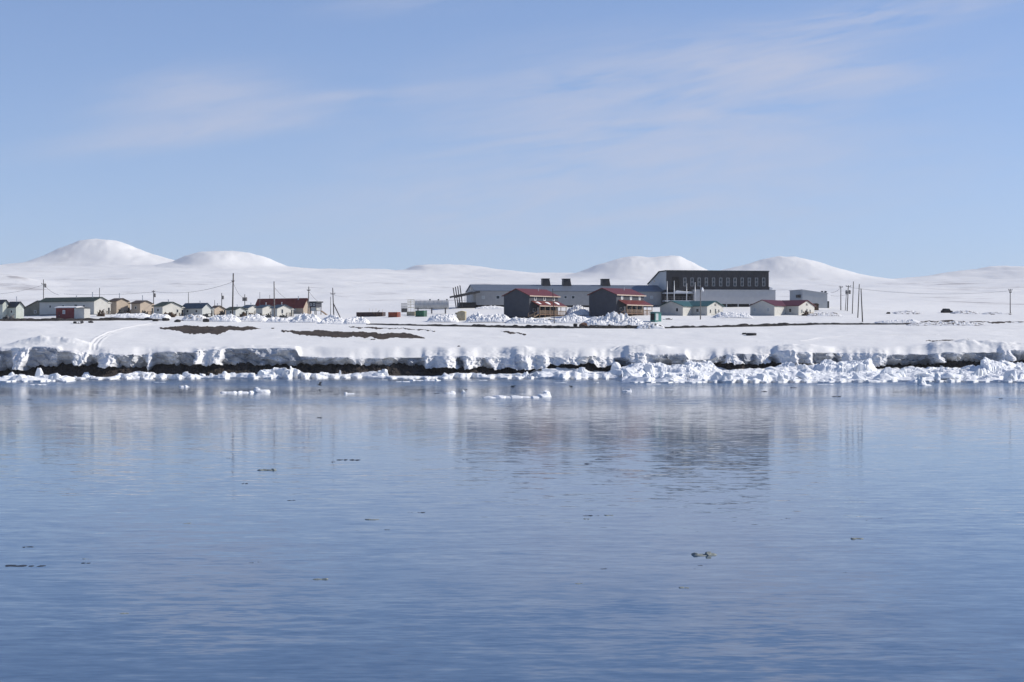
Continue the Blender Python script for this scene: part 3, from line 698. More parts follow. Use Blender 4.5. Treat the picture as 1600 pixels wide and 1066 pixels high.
# loose smaller blocks
rnd = random.Random(11); k = 0
while k < 130:
    px = rnd.choice([rnd.uniform(-60, 960), rnd.uniform(960, 1680)])
    Yf = float(ice_front(np.array([px]))[0]); Y = Yf+1+rnd.random()**1.2*max(2, (YB-3-Yf))
    py = 533+CAMH*F/Y
    s = (5+20*rnd.random()**2.2)*(1.25 if px > 960 else 0.8)
    slab = rnd.random() < .55
    lab = 'small jagged white ice block in the jumbled right hand ice field' if px > 960 else 'small jagged white ice block in the low shore ice of the left half'
    q = ice_chunk(px, py, s*(1.5 if slab else .9), s*.22+1.2 if slab else s*rnd.uniform(.35, .6)+(3 if px > 960 else 1), 900+k, lab, depth=0.8, lumps=1, z=rnd.uniform(.2, .7)+(1.0*min(1, max(0, (Y-430)/30))) if px > 960 else rnd.uniform(0, .4), group='small blocks in the right ice field' if px > 960 else 'small blocks in the left shore ice')
    if slab: q.rotation_euler = (rnd.uniform(-.35, .5), rnd.uniform(-.45, .45), rnd.uniform(-.6, .6))
    k += 1

# scraps of dark ice and weed drifting on the open water: px, py, width px, colour, label
DRIFT = [
 (545, 719, 36, 'k', 'longest dark strip of weed drifting on the open water'), (521, 722, 6, 'k', 'tiny dark scrap left of the longest weed strip'),
 (456, 782, 14, 'k', 'dark diamond shaped scrap drifting alone'), (641, 801, 10, 'k', 'left of two matching dark ovals drifting side by side'),
 (657, 801, 13, 'k', 'right of two matching dark ovals drifting side by side'), (580, 812, 18, 'g', 'faint grey strip drifting below the two dark ovals'),
 (605, 828, 9, 'k', 'small dark scrap below the two dark ovals'), (558, 829, 5, 'k', 'speck of weed left of a small dark scrap'), (293, 818, 12, 'g', 'pale grey ice scrap drifting alone on the left'),
 (42, 855, 16, 'k', 'dark scrap above the long broken weed line'), (42, 884, 66, 'k', 'long broken line of weed by the left edge'),
 (134, 880, 15, 'k', 'dark scrap right of the long weed line'), (149, 881, 5, 'k', 'speck beside the scrap near the long weed line'), (134, 873.5, 10, 'g', 'faint grey fleck above a dark scrap on the left'),
 (393, 879.5, 9, 'k', 'dark scrap, left half of a touching pair'), (406, 878.5, 10, 'k', 'dark scrap, right half of a touching pair'),
 (503, 905.5, 21, 'g', 'flat grey piece of ice drifting in the lower left'), (231, 925, 10, 'k', 'dark scrap low on the left water'),
 (195, 958.5, 12, 'g', 'lowest grey ice scrap on the left'), (228, 974, 6, 'k', 'lowest dark speck on the left water'), (382, 756, 11, 'k', 'dark scrap between weed strip and pale reflection'),
 (357, 716, 7, 'k', 'small dark scrap level with the longest weed strip'), (418, 735, 26, 'g', 'faint long grey fleck left of the weed strip'), (727, 718.5, 9, 'k', 'dark scrap near the middle of the water'),
 (499, 653, 8, 'k', 'dark fleck far out under the flying bird'), (47, 624, 9, 'k', 'dark fleck near shore at far left'), (28, 659.5, 4, 'k', 'dark speck in the left snow reflection'),
 (773, 655, 5, 'k', 'dark speck in the middle snow reflection'), (920, 725, 13, 'k', 'dark strip right of the middle'), (935, 718, 10, 'k', 'dark strip just above another right of the middle'),
 (919, 806, 14, 'k', 'dark strip above a pale ice lump'), (917, 811, 11, 'g', 'pale ice lump under a dark strip'), (933, 806, 6, 'k', 'speck right of the strip above the pale lump'),
 (952, 805.5, 14, 'g', 'faint grey fleck right of the pale lump'), (1089, 830.5, 6, 'k', 'dark speck above the biggest grey floe'),
 (1094, 884, 9, 'k', 'dark scrap under the biggest grey floe'), (1084, 889, 6, 'k', 'speck left of the scrap under the biggest floe'), (943, 889, 11, 'k', 'dark scrap left of the biggest grey floe'),
 (905, 912, 12, 'g', 'grey scrap low in the middle'), (1047, 920, 9, 'g', 'left of two grey scraps below the biggest floe'), (1068, 918.5, 15, 'g', 'right of two grey scraps below the biggest floe'),
 (1320, 895, 8, 'k', 'dark scrap low on the right water'), (1338, 842, 17, 'g', 'flat grey strip drifting on the right'), (1375, 810, 8, 'k', 'rightmost dark scrap of the upper right water'),
 (1353, 813.5, 6, 'k', 'speck left of the rightmost dark scrap'), (1231, 810, 8, 'k', 'dark scrap, right of a close pair on the right'), (1222, 812, 5, 'k', 'speck, left of a close pair on the right'),
 (1017, 806, 5, 'k', 'speck midway between the pale lump and the right pair'), (1564, 623, 7, 'k', 'dark fleck near shore at far right'), (727, 609, 7, 'k', 'dark fleck beside the tiny upright ice lump'), (682, 615, 9, 'k', 'dark fleck left of a low floe'),
 (1193, 612, 9, 'k', 'dark fleck off the right ice field'), (1240, 606, 10, 'k', 'dark fleck close to the right ice field'), (590, 616, 8, 'k', 'dark fleck right of a small low floe'), (525, 616, 7, 'k', 'dark fleck left of a small low floe'), (1308, 620, 14, 'k', 'faint dark fleck below the right field'),
]
for i, (px, py, w, kc, lab) in enumerate(DRIFT):
    ice_chunk(px, py, w, max(1.1, min(w*.1, 1.9)) if kc == 'k' else max(1.2, w*.13), 40+i, lab, 'kelp' if kc == 'k' else 'wet_ice', depth=.8 if w > 18 else 1.5, rough=0, name='weed_scrap' if kc == 'k' else 'ice_scrap',
              cat='drifting weed' if kc == 'k' else 'ice scrap', group='scraps drifting on the open water', lumps=2 if w < 24 else 4, flat=True, z=-0.015)
ice_chunk(1095, 867.5, 30, 4.5, 77, 'dark wet left part of the biggest grey floe in the lower right water', 'wet_ice', 1.6, name='ice_scrap', cat='ice scrap', group='scraps drifting on the open water', lumps=2, z=-.03, rough=.5)
ice_chunk(1112, 866.5, 24, 6.5, 78, 'paler raised right part of the biggest grey floe in the lower right water', 'wet_ice', 1.6, name='ice_scrap', cat='ice scrap', group='scraps drifting on the open water', lumps=2, z=-.03, rough=.5)

# ------------------------------------------------------------------ bare ground and the road
def patch(px0, px1, pts_top, pts_bot, seed, name='bare_ground', mat='tundra'):
    px = np.arange(px0, px1+.1, 1.0)
    t = np.interp(px, *zip(*pts_top))+vnoise(px/9, 0*px, seed)*2.2+vnoise(px/3, 0*px, seed+1)*1.2
    b = np.interp(px, *zip(*pts_bot))+vnoise(px/10, 0*px, seed+2)*3.2+vnoise(px/3, 0*px, seed+3)*1.8
    Ya = np.array([at(p, q)[1] for p, q in zip(px, t)]); Yb_ = np.array([at(p, q)[1] for p, q in zip(px, b)])
    Ya = np.maximum(Ya, Yb_+0.02)
    n = 26; tt = np.linspace(0, 1, n)[:, None]
    Yv = Yb_[None, :]+(Ya-Yb_)[None, :]*tt; Xv = (px[None, :]-800)/F*Yv
    e = np.minimum(np.minimum(tt, 1-tt)*6, 1)
    Z = H(Xv, Yv)+0.07*e+fbm(Xv/0.8, Yv/0.8, seed, 3)*0.12*e+0.015
    return grid(name, Xv, Yv, Z, M[mat], True, 'structure')
patch(250, 408, [(250, 512), (275, 509.5), (300, 509.7), (335, 511), (350, 509), (385, 511), (408, 514)], [(250, 512.5), (268, 515.5), (290, 521), (310, 523.5), (340, 522), (360, 517), (385, 515.5), (408, 514.5)], 1)
patch(440, 664, [(440, 516.5), (470, 517.5), (500, 517), (560, 519), (600, 521), (640, 521), (664, 528)], [(440, 518), (465, 522), (500, 526), (530, 528.5), (560, 527), (595, 530), (625, 528), (664, 529.5)], 2)
patch(782, 822, [(782, 518), (800, 519.5), (822, 522.5)], [(782, 519), (800, 522), (822, 524)], 3)
patch(545, 680, [(545, 511.3), (600, 512), (640, 514), (680, 517.5)], [(545, 512), (600, 513.2), (640, 515.4), (680, 518.2)], 4)
patch(1447, 1525, [(1447, 533), (1480, 531.8), (1525, 531.5)], [(1447, 533.6), (1480, 534), (1525, 532.2)], 5)
patch(1548, 1580, [(1548, 489.2), (1580, 489.4)], [(1548, 491.4), (1580, 491.6)], 6)
patch(1400, 1600, [(1400, 507), (1450, 502.5), (1480, 501.3), (1510, 502.5), (1545, 503.6), (1600, 503)], [(1400, 507.6), (1450, 503.4), (1480, 503.2), (1510, 503.6), (1545, 505), (1600, 504.8)], 7)
def road(pts, thick):
    """low gravel road bank: its dark shoulder faces the water"""
    px = np.arange(pts[0][0], pts[-1][0]+.1, 2.0); py = np.interp(px, *zip(*pts))
    Yb_ = np.array([at(p, q)[1] for p, q in zip(px, py)])
    kk = np.hanning(31); kk /= kk.sum(); Yb_ = np.convolve(np.pad(Yb_, 15, mode='edge'), kk, 'valid')
    th = np.interp(px, *zip(*thick))*1.35*Yb_/F*(1+0.5*vnoise(px/12, 0*px, 201)+.5*vnoise(px/4, 0*px, 202))
    offs = [(-0.6, -0.3, 0), (0.0, 0.05, 0), (0.35, 0.5, 1), (0.8, 1.0, 1), (2.0, 1.05, 1), (4.5, 1.05, 1), (6, .8, 1), (8.0, -0.3, 0)]
    rows = []
    X = []; Yr = []; Z = []
    g0 = H((px-800)/F*Yb_, Yb_)
    for dy, f, _ in offs:
        y = Yb_+dy; x = (px-800)/F*Yb_
        X.append(x); Yr.append(y+vnoise(px/5, 0*px, 210)*.3); Z.append(np.maximum(g0+th*f, H(x, y)+0.02) if f > 0.2 else H(x, y)-0.25 if f < 0 else g0+0.02)
    grid('road', np.array(X), np.array(Yr), np.array(Z), M['gravel'], False, 'structure')
road([(-300, 502), (0, 502), (70, 502), (150, 501.5), (200, 500.8), (262, 501)], [(-300, 1.8), (60, 2.6), (150, 3.2), (200, 3.2), (262, 0.8)])
road([(572, 507.5), (650, 509.5), (730, 511), (800, 513), (880, 513.5), (960, 513.6), (1040, 513.4), (1120, 512), (1200, 510.3), (1290, 507.8), (1400, 507.6), (1460, 507.5)],
     [(572, .6), (620, 1.7), (700, 2.0), (760, 2.6), (800, 3.2), (960, 3.4), (1040, 2.2), (1120, 2.4), (1200, 2.8), (1290, 2.0), (1400, 1.3), (1460, .6)])

# ------------------------------------------------------------------ ploughed snow piles
def snow_pile(px0, px1, py_base, py_top, depth, label, seed, mat='pile_snow', cell=1.0):
    X, Y, z = at((px0+px1)/2, py_base); m = Y/F; w = (px1-px0)*m; h = max(0.5, (py_base-py_top)*m)
    nx = max(24, int(w/0.2)); ny = max(16, int(depth/0.22))
    lx, ly = np.meshgrid(np.linspace(-w/2, w/2, nx), np.linspace(-0.3, depth, ny))
    u = lx/(w/2); v = (ly-depth*.48)/(depth*.52)
    env = np.clip(1-np.abs(u)**3, 0, 1)**.7*np.clip(1-np.abs(v)**2.4, 0, 1)**.8
    env = env*(0.6+0.7*(fbm(lx/5+seed, ly/4, seed, 2)+.5))
    zz = env*h*(0.58+0.19*blocks(lx/(1.3*cell)+seed, ly/(1.3*cell), seed, 1.1, .8)+0.2*blocks(lx/(.5*cell)+seed, ly/(.5*cell), seed+9, 1.3, .8)+.24*fbm(lx/.7, ly/.7, seed+3, 3))
    zz = zz+H(X+lx, Y+ly)-z-0.25*(env <= 0.02)
    o = grid('snow_pile', X+lx, Y+ly, z+zz, M[mat], False, loc=(X, Y, z))
    return tag(o, label, 'snow pile', 'ploughed snow piles in the village')
PILES = [
 (168, 232, 497.5, 488, 9, 'smooth snow pile in front of the two tan houses', 'pile_snow', 2.0),
 (232, 262, 498, 489, 7, 'snow pile among black boulders in front of the wide white gable', 'pile_snow', 1.4),
 (282, 322, 502, 489, 8, 'dirty spiky snow pile before the navy roofed house', 'dirty_snow', 1.0),
 (322, 372, 503, 491, 8, 'snow pile at the foot of the tallest dark pole', 'pile_snow', 1.1),
 (372, 415, 503, 491, 8, 'snow pile below the white gable right of the tallest pole', 'pile_snow', 1.1),
 (412, 460, 504, 493, 8, 'snow pile at the foot of the grey bare pole', 'pile_snow', 1.1),
 (452, 500, 504.5, 493, 8, 'snow pile under the stilted lookout hut', 'pile_snow', 1.0),
 (498, 540, 506.5, 495, 8, 'snow pile at the foot of the braced pole', 'pile_snow', 1.0),
 (535, 576, 506.5, 494, 8, 'snow pile in front of the rusty brown container', 'pile_snow', 1.0),
 (666, 716, 504, 491, 9, 'snow pile between green container and tan shed', 'pile_snow', 1.0),
 (726, 800, 504, 491, 9, 'rough snow pile between tan shed and left red roofed house', 'pile_snow', 1.0),
 (742, 792, 483.5, 478.5, 8, 'snow pile beneath the left part of the long grey hall', 'pile_snow', 1.0),
 (790, 862, 506, 496, 7, 'snow pile at the foot of the left dark red roofed house', 'pile_snow', 1.0),
 (884, 924, 493.5, 477.5, 10, 'tall snow pile filling the gap between the two red roofed houses', 'pile_snow', 1.0),
 (858, 925, 505.5, 495, 8, 'snow pile right of the thin dark pole', 'pile_snow', 1.0),
 (910, 1010, 510, 494, 11, 'largest snow pile, in front of the right dark red roofed house', 'pile_snow', 1.1),
 (995, 1040, 514, 505, 6, 'dirty snow pile with brown lumps by the road', 'dirty_snow', 1.0),
 (1118, 1178, 497, 487, 9, 'blue shaded snow pile between the two L shaped houses', 'pile_snow', 1.2),
 (1262, 1318, 494, 488, 8, 'low snow pile right of the maroon roofed house', 'dirty_snow', 1.0),
 (1372, 1442, 505.5, 498, 7, 'greyish snow pile standing alone on the right plain', 'pile_snow', 0.9),
 (1420, 1545, 509, 504, 5, 'dirty snow windrow along the right end of the road', 'dirty_snow', .8),
 (1400, 1445, 491, 486, 8, 'small snow ridge left of the dark wreck', 'dirty_snow', .9),
 (1492, 1535, 491, 486, 8, 'small grey snow ridge right of the dark wreck', 'dirty_snow', .9),
 (1540, 1585, 491, 487, 7, 'small snow ridge at the foot of the rightmost pole', 'dirty_snow', .9)]
for i, p in enumerate(PILES): snow_pile(p[0], p[1], p[2], p[3], p[4], p[5], 700+i*7, p[6], p[7])

# ------------------------------------------------------------------ building parts
def window(root, face, along, zc, w, h, frame=0.14, pane='glass', bars=0, proud=0.07, trim='trim', plane=0.0):
    """face 'a': wall plane x = plane looking to +x, along = y; face 'b': wall plane y = plane looking to -y, along = x"""
    fr, pn = MB(), MB()
    def put(mb, u0, u1, z0, z1, d):
        if face == 'a': mb.box(plane-0.02, plane+d, u0, u1, z0, z1)
        else: mb.box(u0, u1, plane-d, plane+0.02, z0, z1)
    u0, u1, z0, z1 = along-w/2, along+w/2, zc-h/2, zc+h/2
    put(fr, u0, u0+frame, z0, z1, proud); put(fr, u1-frame, u1, z0, z1, proud)
    put(fr, u0+frame, u1-frame, z0, z0+frame, proud-.004); put(fr, u0+frame, u1-frame, z1-frame, z1, proud-.004)
    for k in range(bars):
        zb = z0+(z1-z0)*(k+1)/(bars+1); put(fr, u0+frame, u1-frame, zb-frame/2, zb+frame/2, proud-.006)
    put(pn, u0+frame*.6, u1-frame*.6, z0+frame*.6, z1-frame*.6, proud*0.4)
    wo = fr.build('window', M[trim], root); pn.build('pane', M[pane], wo)
    return wo
def door(root, face, along, z0, w, h, mat, plane=0.0):
    d = MB(); hd = MB()
    def put(mb, u0, u1, a, b, dd):
        if face == 'a': mb.box(plane-0.02, plane+dd, u0, u1, a, b)
        else: mb.box(u0, u1, plane-dd, plane+0.02, a, b)
    put(d, along-w/2, along+w/2, z0, z0+h, .06); put(hd, along+w*.3, along+w*.4, z0+h*.45, z0+h*.5, .12)
    o = d.build('door', M[mat], root); hd.build('handle', M['steel'], o); return o
def gable_roof(mb, x0, x1, y0, y1, ze, zr, ridge, ov=0.45, th=0.16):
    if ridge == 'a':
        mid = (y0+y1)/2; s = (zr-ze)/(mid-y0)
        prof = [(y0-ov, ze-s*ov+.02), (mid, zr+.02), (y1+ov, ze-s*ov+.02), (y1+ov, ze-s*ov+th), (mid, zr+th), (y0-ov, ze-s*ov+th)]
        mb.prism(prof, x0-ov, x1+ov, 'x')
    else:
        mid = (x0+x1)/2; s = (zr-ze)/(mid-x0)
        prof = [(x0-ov, ze-s*ov+.02), (mid, zr+.02), (x1+ov, ze-s*ov+.02), (x1+ov, ze-s*ov+th), (mid, zr+th), (x0-ov, ze-s*ov+th)]
        mb.prism(prof, y0-ov, y1+ov, 'y')
def pentagon(mb, x0, x1, y0, y1, z0, ze, zr, ridge):
    if ridge == 'a': mb.prism([(y0, z0), (y1, z0), (y1, ze), ((y0+y1)/2, zr), (y0, ze)], x0, x1, 'x')
    else: mb.prism([(x0, z0), (x1, z0), (x1, ze), ((x0+x1)/2, zr), (x0, ze)], y0, y1, 'y')
def chimney(roof, x, y, z0, z1, r=0.14):
    mb = MB(); mb.tube((x, y, z0), (x, y, z1), r, n=8); mb.tube((x, y, z1), (x, y, z1+.14), r*1.7, r*1.2, n=8)
    mb.tube((x, y, z0), (x, y, z0+.35), r*2.0, r*1.6, n=8)
    return mb.build('chimney', M['steel'], roof)
def frame_of(pxC, Y, pxL, pxR):
    t = (pxC-800)/F; pm = F/Y
    return (pxC-pxL)/(pm*(ca+t*sa)), (pxR-pxC)/(pm*(sa-t*ca))
def steps(mb, x, y, z0, z1, w, n, dirx=1):
    for k in range(n):
        zt = z1-(z1-z0)*k/n; mb.box(x+dirx*k*.3 if dirx > 0 else x-(k+1)*.3, x+(k+1)*.3 if dirx > 0 else x-k*.3, y-w/2, y+w/2, zt-.22, zt-.03)

def house(i, spec):
    pxL, pxC, pxR, pb, pe, pa, Y, ridge, wm, rm, label = spec
    A, B = frame_of(pxC, Y, pxL, pxR)
    z0 = ZZ(pb, Y); ze = ZZ(pe, Y)-z0; zr = ZZ(pa, Y)-z0
    root = T('house', label, 'house', (XX(pxC, Y), Y, z0), -TH, 'small gabled houses of the left row')
    w = MB(); pentagon(w, -A, 0, 0, B, 0, ze, zr, ridge); w.build('wall', M[wm], root)
    f = MB(); f.box(-A+.2, -.2, .2, B-.2, -1.6, -.004); f.build('foundation', M['black'], root)
    r = MB(); gable_roof(r, -A, 0, 0, B, ze, zr, ridge); ro = r.build('roof', M[rm], root)
    if ridge == 'a':
        # entry porch on the far end of the gable side
        if i not in (0, 1):
            p = MB(); p.box(-3.0, -.5, B, B+1.6, -.2, ze*.86); p.prism([(B-.0, ze*.86+.004), (B+1.9, ze*.86+.004), (B+1.9, ze*.86+.12), (B, ze*.86+.5)], -3.3, -.2, 'x')
            po = p.build('porch', M[wm], root)
            dd = MB(); dd.box(-.52, -.44, B+.35, B+1.15, 0.0, min(2.0, ze*.8)); dd.build('door', M['glass'], po)
        if A > 6:
            for u in ([0.28, 0.72] if A < 14 else [0.18, .33, .56, .8]):
                window(root, 'b', -A*u, ze*.62, 1.0, 0.9, .1, trim='trim' if u not in (.33,) else 'dark_roof')
        elif A > 3: window(root, 'b', -A*.5, ze*.6, .9, .9, .1)
        if B > 6 and i in (3, 6): window(root, 'a', B*.78, ze*.55, .9, 1.0, .08)
        elif i in (12,): window(root, 'a', B*.36, ze*.6, .9, 1.3, .06)
        if i in (2, 3): chimney(ro, -A*.42, B*.4, zr-.6, zr+.5, .12)
        chimney(ro, -min(A*.3, 3.2), B*.45, zr-.5, zr+(1.5 if i in (0, 1, 3, 4, 5) else .7), .13)
    else:
        window(root, 'b', -A*.6, ze*.55, 1.0, .9, .1)
    # steps of weathered wood up to the sunlit end
    if i not in (0, 1, 2, 13):
        s = MB(); yb = B*.8
        s.box(.02, 1.5, yb-.8, yb+.8, -.08, .04)
        for y in (yb-.75, yb+.75):
            for x in (.1, 1.4): s.box(x-.05, x+.05, y-.05, y+.05, -1.4, 1.0)
            s.box(.05, 1.45, y-.03, y+.03, .92, 1.0)
        steps(s, 1.5, yb, -1.0, 0, 1.3, 5)
        s.build('steps', M['junk_brown'], root)
    return root
for i, h in enumerate(HOUSES): house(i, h)

# maroon and grey shed in front
def maroon_shed():
    Y = 560; A, B = frame_of(131, Y, 87, 141); z0 = ZZ(498, Y); z1 = ZZ(481, Y)-z0
    root = T('shed', 'long low shed, half maroon, half cream, in front of the green roofed house', 'shed', (XX(131, Y), Y, z0), -TH)
    c = A*.36
    MB().box(-A, -c-.004, 0, B, -.6, z1).build('maroon_wall', M['maroon'], root)
    MB().box(-c, 0, .15, B, -.6, z1-.1).build('cream_wall', M['cream'], root)
    r = MB(); r.prism([(-.3, z1+.004), (B+.3, z1+.004), (B+.3, z1+.25), (B/2, z1+.5), (-.3, z1+.25)], -A-.3, -c+1.4, 'x'); r.build('roof', M['pile_snow'], root)
    r = MB(); r.prism([(-.1, z1-.09), (B+.2, z1-.09), (B+.2, z1+.02), (B/2, z1+.15), (-.1, z1+.02)], -c+1.42, .25, 'x'); r.build('roof', M['dark_roof'], root)
    window(root, 'b', -A*.71, z1*.62, 1.0, 1.1, .18, pane='curtain')
    door(root, 'b', -A*.9, .05, .9, 1.9, 'maroon_roof')
maroon_shed()

# lookout hut on stilts beside the rust red roof
def stilt_hut():
    Y = 632; A, B = frame_of(494, Y, 483.5, 498); z0 = ZZ(492, Y); h = lambda py: ZZ(py, Y)-z0
    root = T('stilt_hut', 'small flat roofed lookout hut on stilts right of the rust red roof', 'hut', (XX(494, Y), Y, z0), -TH)
    MB().box(-A, 0, 0, B+1.5, h(480), h(473)).build('cabin', M['charcoal'], root)
    r = MB(); r.box(-A-.3, .4, -.3, B+1.8, h(473)+.004, h(471)); ro = r.build('roof', M['dark_roof'], root)
    window(root, 'b', -A*.78, h(476), .7, .7, .1); window(root, 'b', -A*.3, h(476), .7, .7, .1)
    MB().box(-A+.35, -.35, .3, B+1, h(486), h(480)-.004).build('lower_wall', M['white'], root)
    for x in (-A+.1, -.1):
        for y in (.1, B+1.3): MB().box(x-.1, x+.1, y-.1, y+.1, -.8, h(480)-.004).build('stilt', M['grey_wood'], root)
    s = MB(); s.box(-A*.1, 1.6, B*.2, B*.2+.9, h(486), h(486)+.1); steps(s, 1.6, B*.2+.45, .0, h(486), .9, 7); s.build('steps', M['raw_wood'], root)
stilt_hut()

# ------------------------------------------------------------------ the two tall red-roofed houses
def red_house(spec, label, pane, snow):
    pxL, pxC, pxR, pb, pe, pa, Y = spec
    A, B = frame_of(pxC, Y, pxL, pxR); z0 = ZZ(pb, Y); h = lambda py: ZZ(py, Y)-z0
    ze, zr = h(pe), h(pa); d = pb-495
    root = T('tall_house', label, 'house', (XX(pxC, Y), Y, z0), -TH, 'dark two storey houses with red roofs')
    w = MB(); pentagon(w, -A, 0, 0, B, .0, ze, zr, 'b'); w.build('wall', M['charcoal'], root)
    MB().box(-A+.2, -.2, .2, B-.2, -1.5, -.004).build('foundation', M['black'], root)
    r = MB(); gable_roof(r, -A, 0, 0, B, ze, zr, 'b', .5, .2); ro = r.build('roof', M['red_roof'], root)
    fb = MB(); s = (zr-ze)/(A/2); fb.box(.5, .56, -.5, B+.5, ze-.5*s-.06, ze-.5*s+.22); fb.build('fascia', M['fascia'], ro)
    pv = MB(); pv.tube((-A*.35, B*.62, zr-1.5), (-A*.35, B*.62, zr+.5), .12); pv.build('vent_pipe', M['steel'], ro)
    zw = h(466+d)
    for u in (.2, .52, .84): window(root, 'a', B*u, zw, 1.15, 1.25, .2, pane)
    for u in (.62, .46): 
        v = MB(); v.box(-A*u-.12, -A*u+.12, -.08, .02, h(475.5+d), h(474+d)); v.build('vent', M['dark_roof'], root)
    # porch along the sunlit side
    D = 2.9; zp1, zp0 = h(470.5+d), h(478.3+d); zd = h(491+d)
    p = MB(); p.prism([(.02, zp1-.05), (D, zp0-.02), (D, zp0+.1), (.02, zp1+.1)], 1.0, B+.3, 'y'); pr = p.build('porch_roof', M['red_roof'], root)
    fa = MB(); fa.box(D, D+.05, 1.0, B+.3, zp0-.12, zp0+.14); fa.build('fascia', M['fascia'], pr)
    if snow:
        for k, u in enumerate((.19, .52, .84)):
            q = MB(); c = B*u; n = 9
            pts = []; 
            for a in range(n):
                an = 2*math.pi*a/n; rr = 1+.25*math.sin(a*2.3+k)
                pts.append((D*.42+.75*rr*math.cos(an), c+.95*rr*math.sin(an)))
            zf = lambda x: zp1+.1+(zp0-zp1)*x/D
            q.poly([(x, y, zf(x)+.02) for x, y in pts]+[(D*.42, c, zf(D*.42)+.3)], [(a, (a+1) % n, n) for a in range(n)]); q.build('snow_patch', M['pile_snow'], pr, True)
    dk = MB(); dk.box(.02, D-.1, 1.2, B+.2, zd-.22, zd); dko = dk.build('deck', M['wood'], root)
    for y in np.linspace(1.3, B+.1, 6): MB().box(D-.3, D-.14, y-.08, y+.08, -1.0, zp0-.03).build('post', M['raw_wood'], root)
    rl = MB()
    for z in (zd+.25, zd+.5, zd+.75, zd+1.0): rl.box(D-.2, D-.13, 1.25, B+.2, z, z+.09)
    rl.box(.1, D-.2, B+.12, B+.19, zd+.95, zd+1.05)
    for y in np.arange(1.5, B, .8): rl.box(D-.21, D-.12, y, y+.08, zd, zd+1.02)
    rl.build('railing', M['raw_wood'], dko)
    st = MB(); n = 6
    for k in range(n): st.box(.5, D-.5, 1.2-(k+1)*.42, 1.2-k*.42, zd-(k+1)*zd/n-.05, zd-(k+1)*zd/n+.05)
    for x in (.45, D-.45): st.beam((x, 1.2, zd+.95), (x, 1.2-n*.42, .95), .08); st.beam((x, 1.2, zd-.05), (x, 1.2-n*.42, -.1), .08, .25); st.box(x-.05, x+.05, 1.2-n*.42, 1.3-n*.42, -.4, 1.0)
    st.build('stairs', M['raw_wood'], root)
    zdh = min(2.0, zp0-zd-.3)
    for u in (.3, .72): door(root, 'a', B*u, zd+.01, .95, zdh, 'trim')
    for u in (.16, .5, .88): window(root, 'a', B*u, zd+1.15, 1.1, 1.0, .1, 'glass')
red_house(RED[0], 'dark two storey house with red roof and white snow patches on its porch roof', 'glass', True)
red_house(RED[1], 'dark two storey house with red roof and a clean red porch roof', 'curtain', False)

# ------------------------------------------------------------------ L-shaped houses
def ell_house(spec, roofmat, label, k):
    pxL, pxC, pxI, pxN, pxR, pb, pe, pa, Y = spec
    t = (pxC-800)/F; pm = F/Y; sxa = pm*(ca+t*sa); sxb = pm*(sa-t*ca)
    W1 = (pxC-pxL)/sxa; mo = (pxI-pxC)/sxb; n = (pxN-pxI)/sxa; W2 = (pxR-pxN)/sxb
    z0 = ZZ(pb, Y); ze = ZZ(pe, Y)-z0; zr = ZZ(pa, Y)-z0
    root = T('ell_house', label, 'house', (XX(pxC, Y), Y, z0), -TH, 'L shaped single storey houses')
    w = MB(); pentagon(w, -W1, 0, 0, mo+W2, 0, ze, zr, 'b'); w.build('left_wing_wall', M['cream'], root)
    w = MB(); pentagon(w, -W1/2, n, mo, mo+W2, 0.004, ze-.004, zr-.01, 'a'); w.build('right_wing_wall', M['cream'], root)
    f = MB(); f.box(-W1+.15, -.15, .15, mo+W2-.15, -1.5, -.004); f.box(-.1, n-.15, mo+.15, mo+W2-.15, -1.5, -.01); f.build('foundation', M['black'], root)
    r = MB(); gable_roof(r, -W1, 0, 0, mo+W2, ze, zr, 'b', .4, .16); r.build('left_wing_roof', M[roofmat], root)
    # the right wing's roof dies into the left wing's slope
    s = (zr-ze)/(W2/2); r = MB()
    prof = [(mo-.4, ze-s*.4+.03), (mo+W2/2, zr+.03), (mo+W2+.4, ze-s*.4+.03), (mo+W2+.4, ze-s*.4+.2), (mo+W2/2, zr+.2), (mo-.4, ze-s*.4+.2)]
    r.prism(prof, -W1*.5, n+.4, 'x'); r.build('right_wing_roof', M[roofmat], root)
    window(root, 'b', -W1*.25, ze*.62, .9, 1.1, .08, 'glass' if k == 0 else 'curtain'); 
    if k: window(root, 'b', -W1*.82, ze*.62, .9, 1.1, .08, 'curtain')
    d = MB(); d.box(-W1*.6-.06, -W1*.6+.06, -.05, .02, .1, zr*.9); d.build('downpipe', M['steel'], root)
    window(root, 'b', n*.35, ze*.58, .9, 1.1, .07, 'glass', plane=mo)
    for u, hh in ((.2, 1.1), (.52, 1.6), (.72, 1.2)): window(root, 'a', mo+W2*u, ze*.5, .8, hh, .06, 'glass', plane=n)
    v = MB(); v.box(n-.02, n+.07, mo+W2*.46, mo+W2*.56, ze+.15, ze+.75); v.build('vent', M['grey_wood'], root)
    s = MB(); yy = mo+W2*.52; s.box(n+.02, n+1.3, yy-1.8, yy+1.8, .25, .37)
    for y in (yy-1.7, yy+1.7, yy): s.box(n+1.2, n+1.28, y-.04, y+.04, -.8, 1.35)
    s.box(n+1.2, n+1.27, yy-1.7, yy+1.7, 1.25, 1.35); steps(s, n+1.3, yy+1.1, -.6, .3, 1.0, 3); s.build('porch', M['raw_wood' if k else 'grey_wood'], root)
ell_house(ELL[0], 'teal_roof', 'cream L shaped house with a teal roof below the big dark building', 0)
ell_house(ELL[1], 'maroon_roof', 'cream L shaped house with a maroon roof left of the pale grey block', 1)

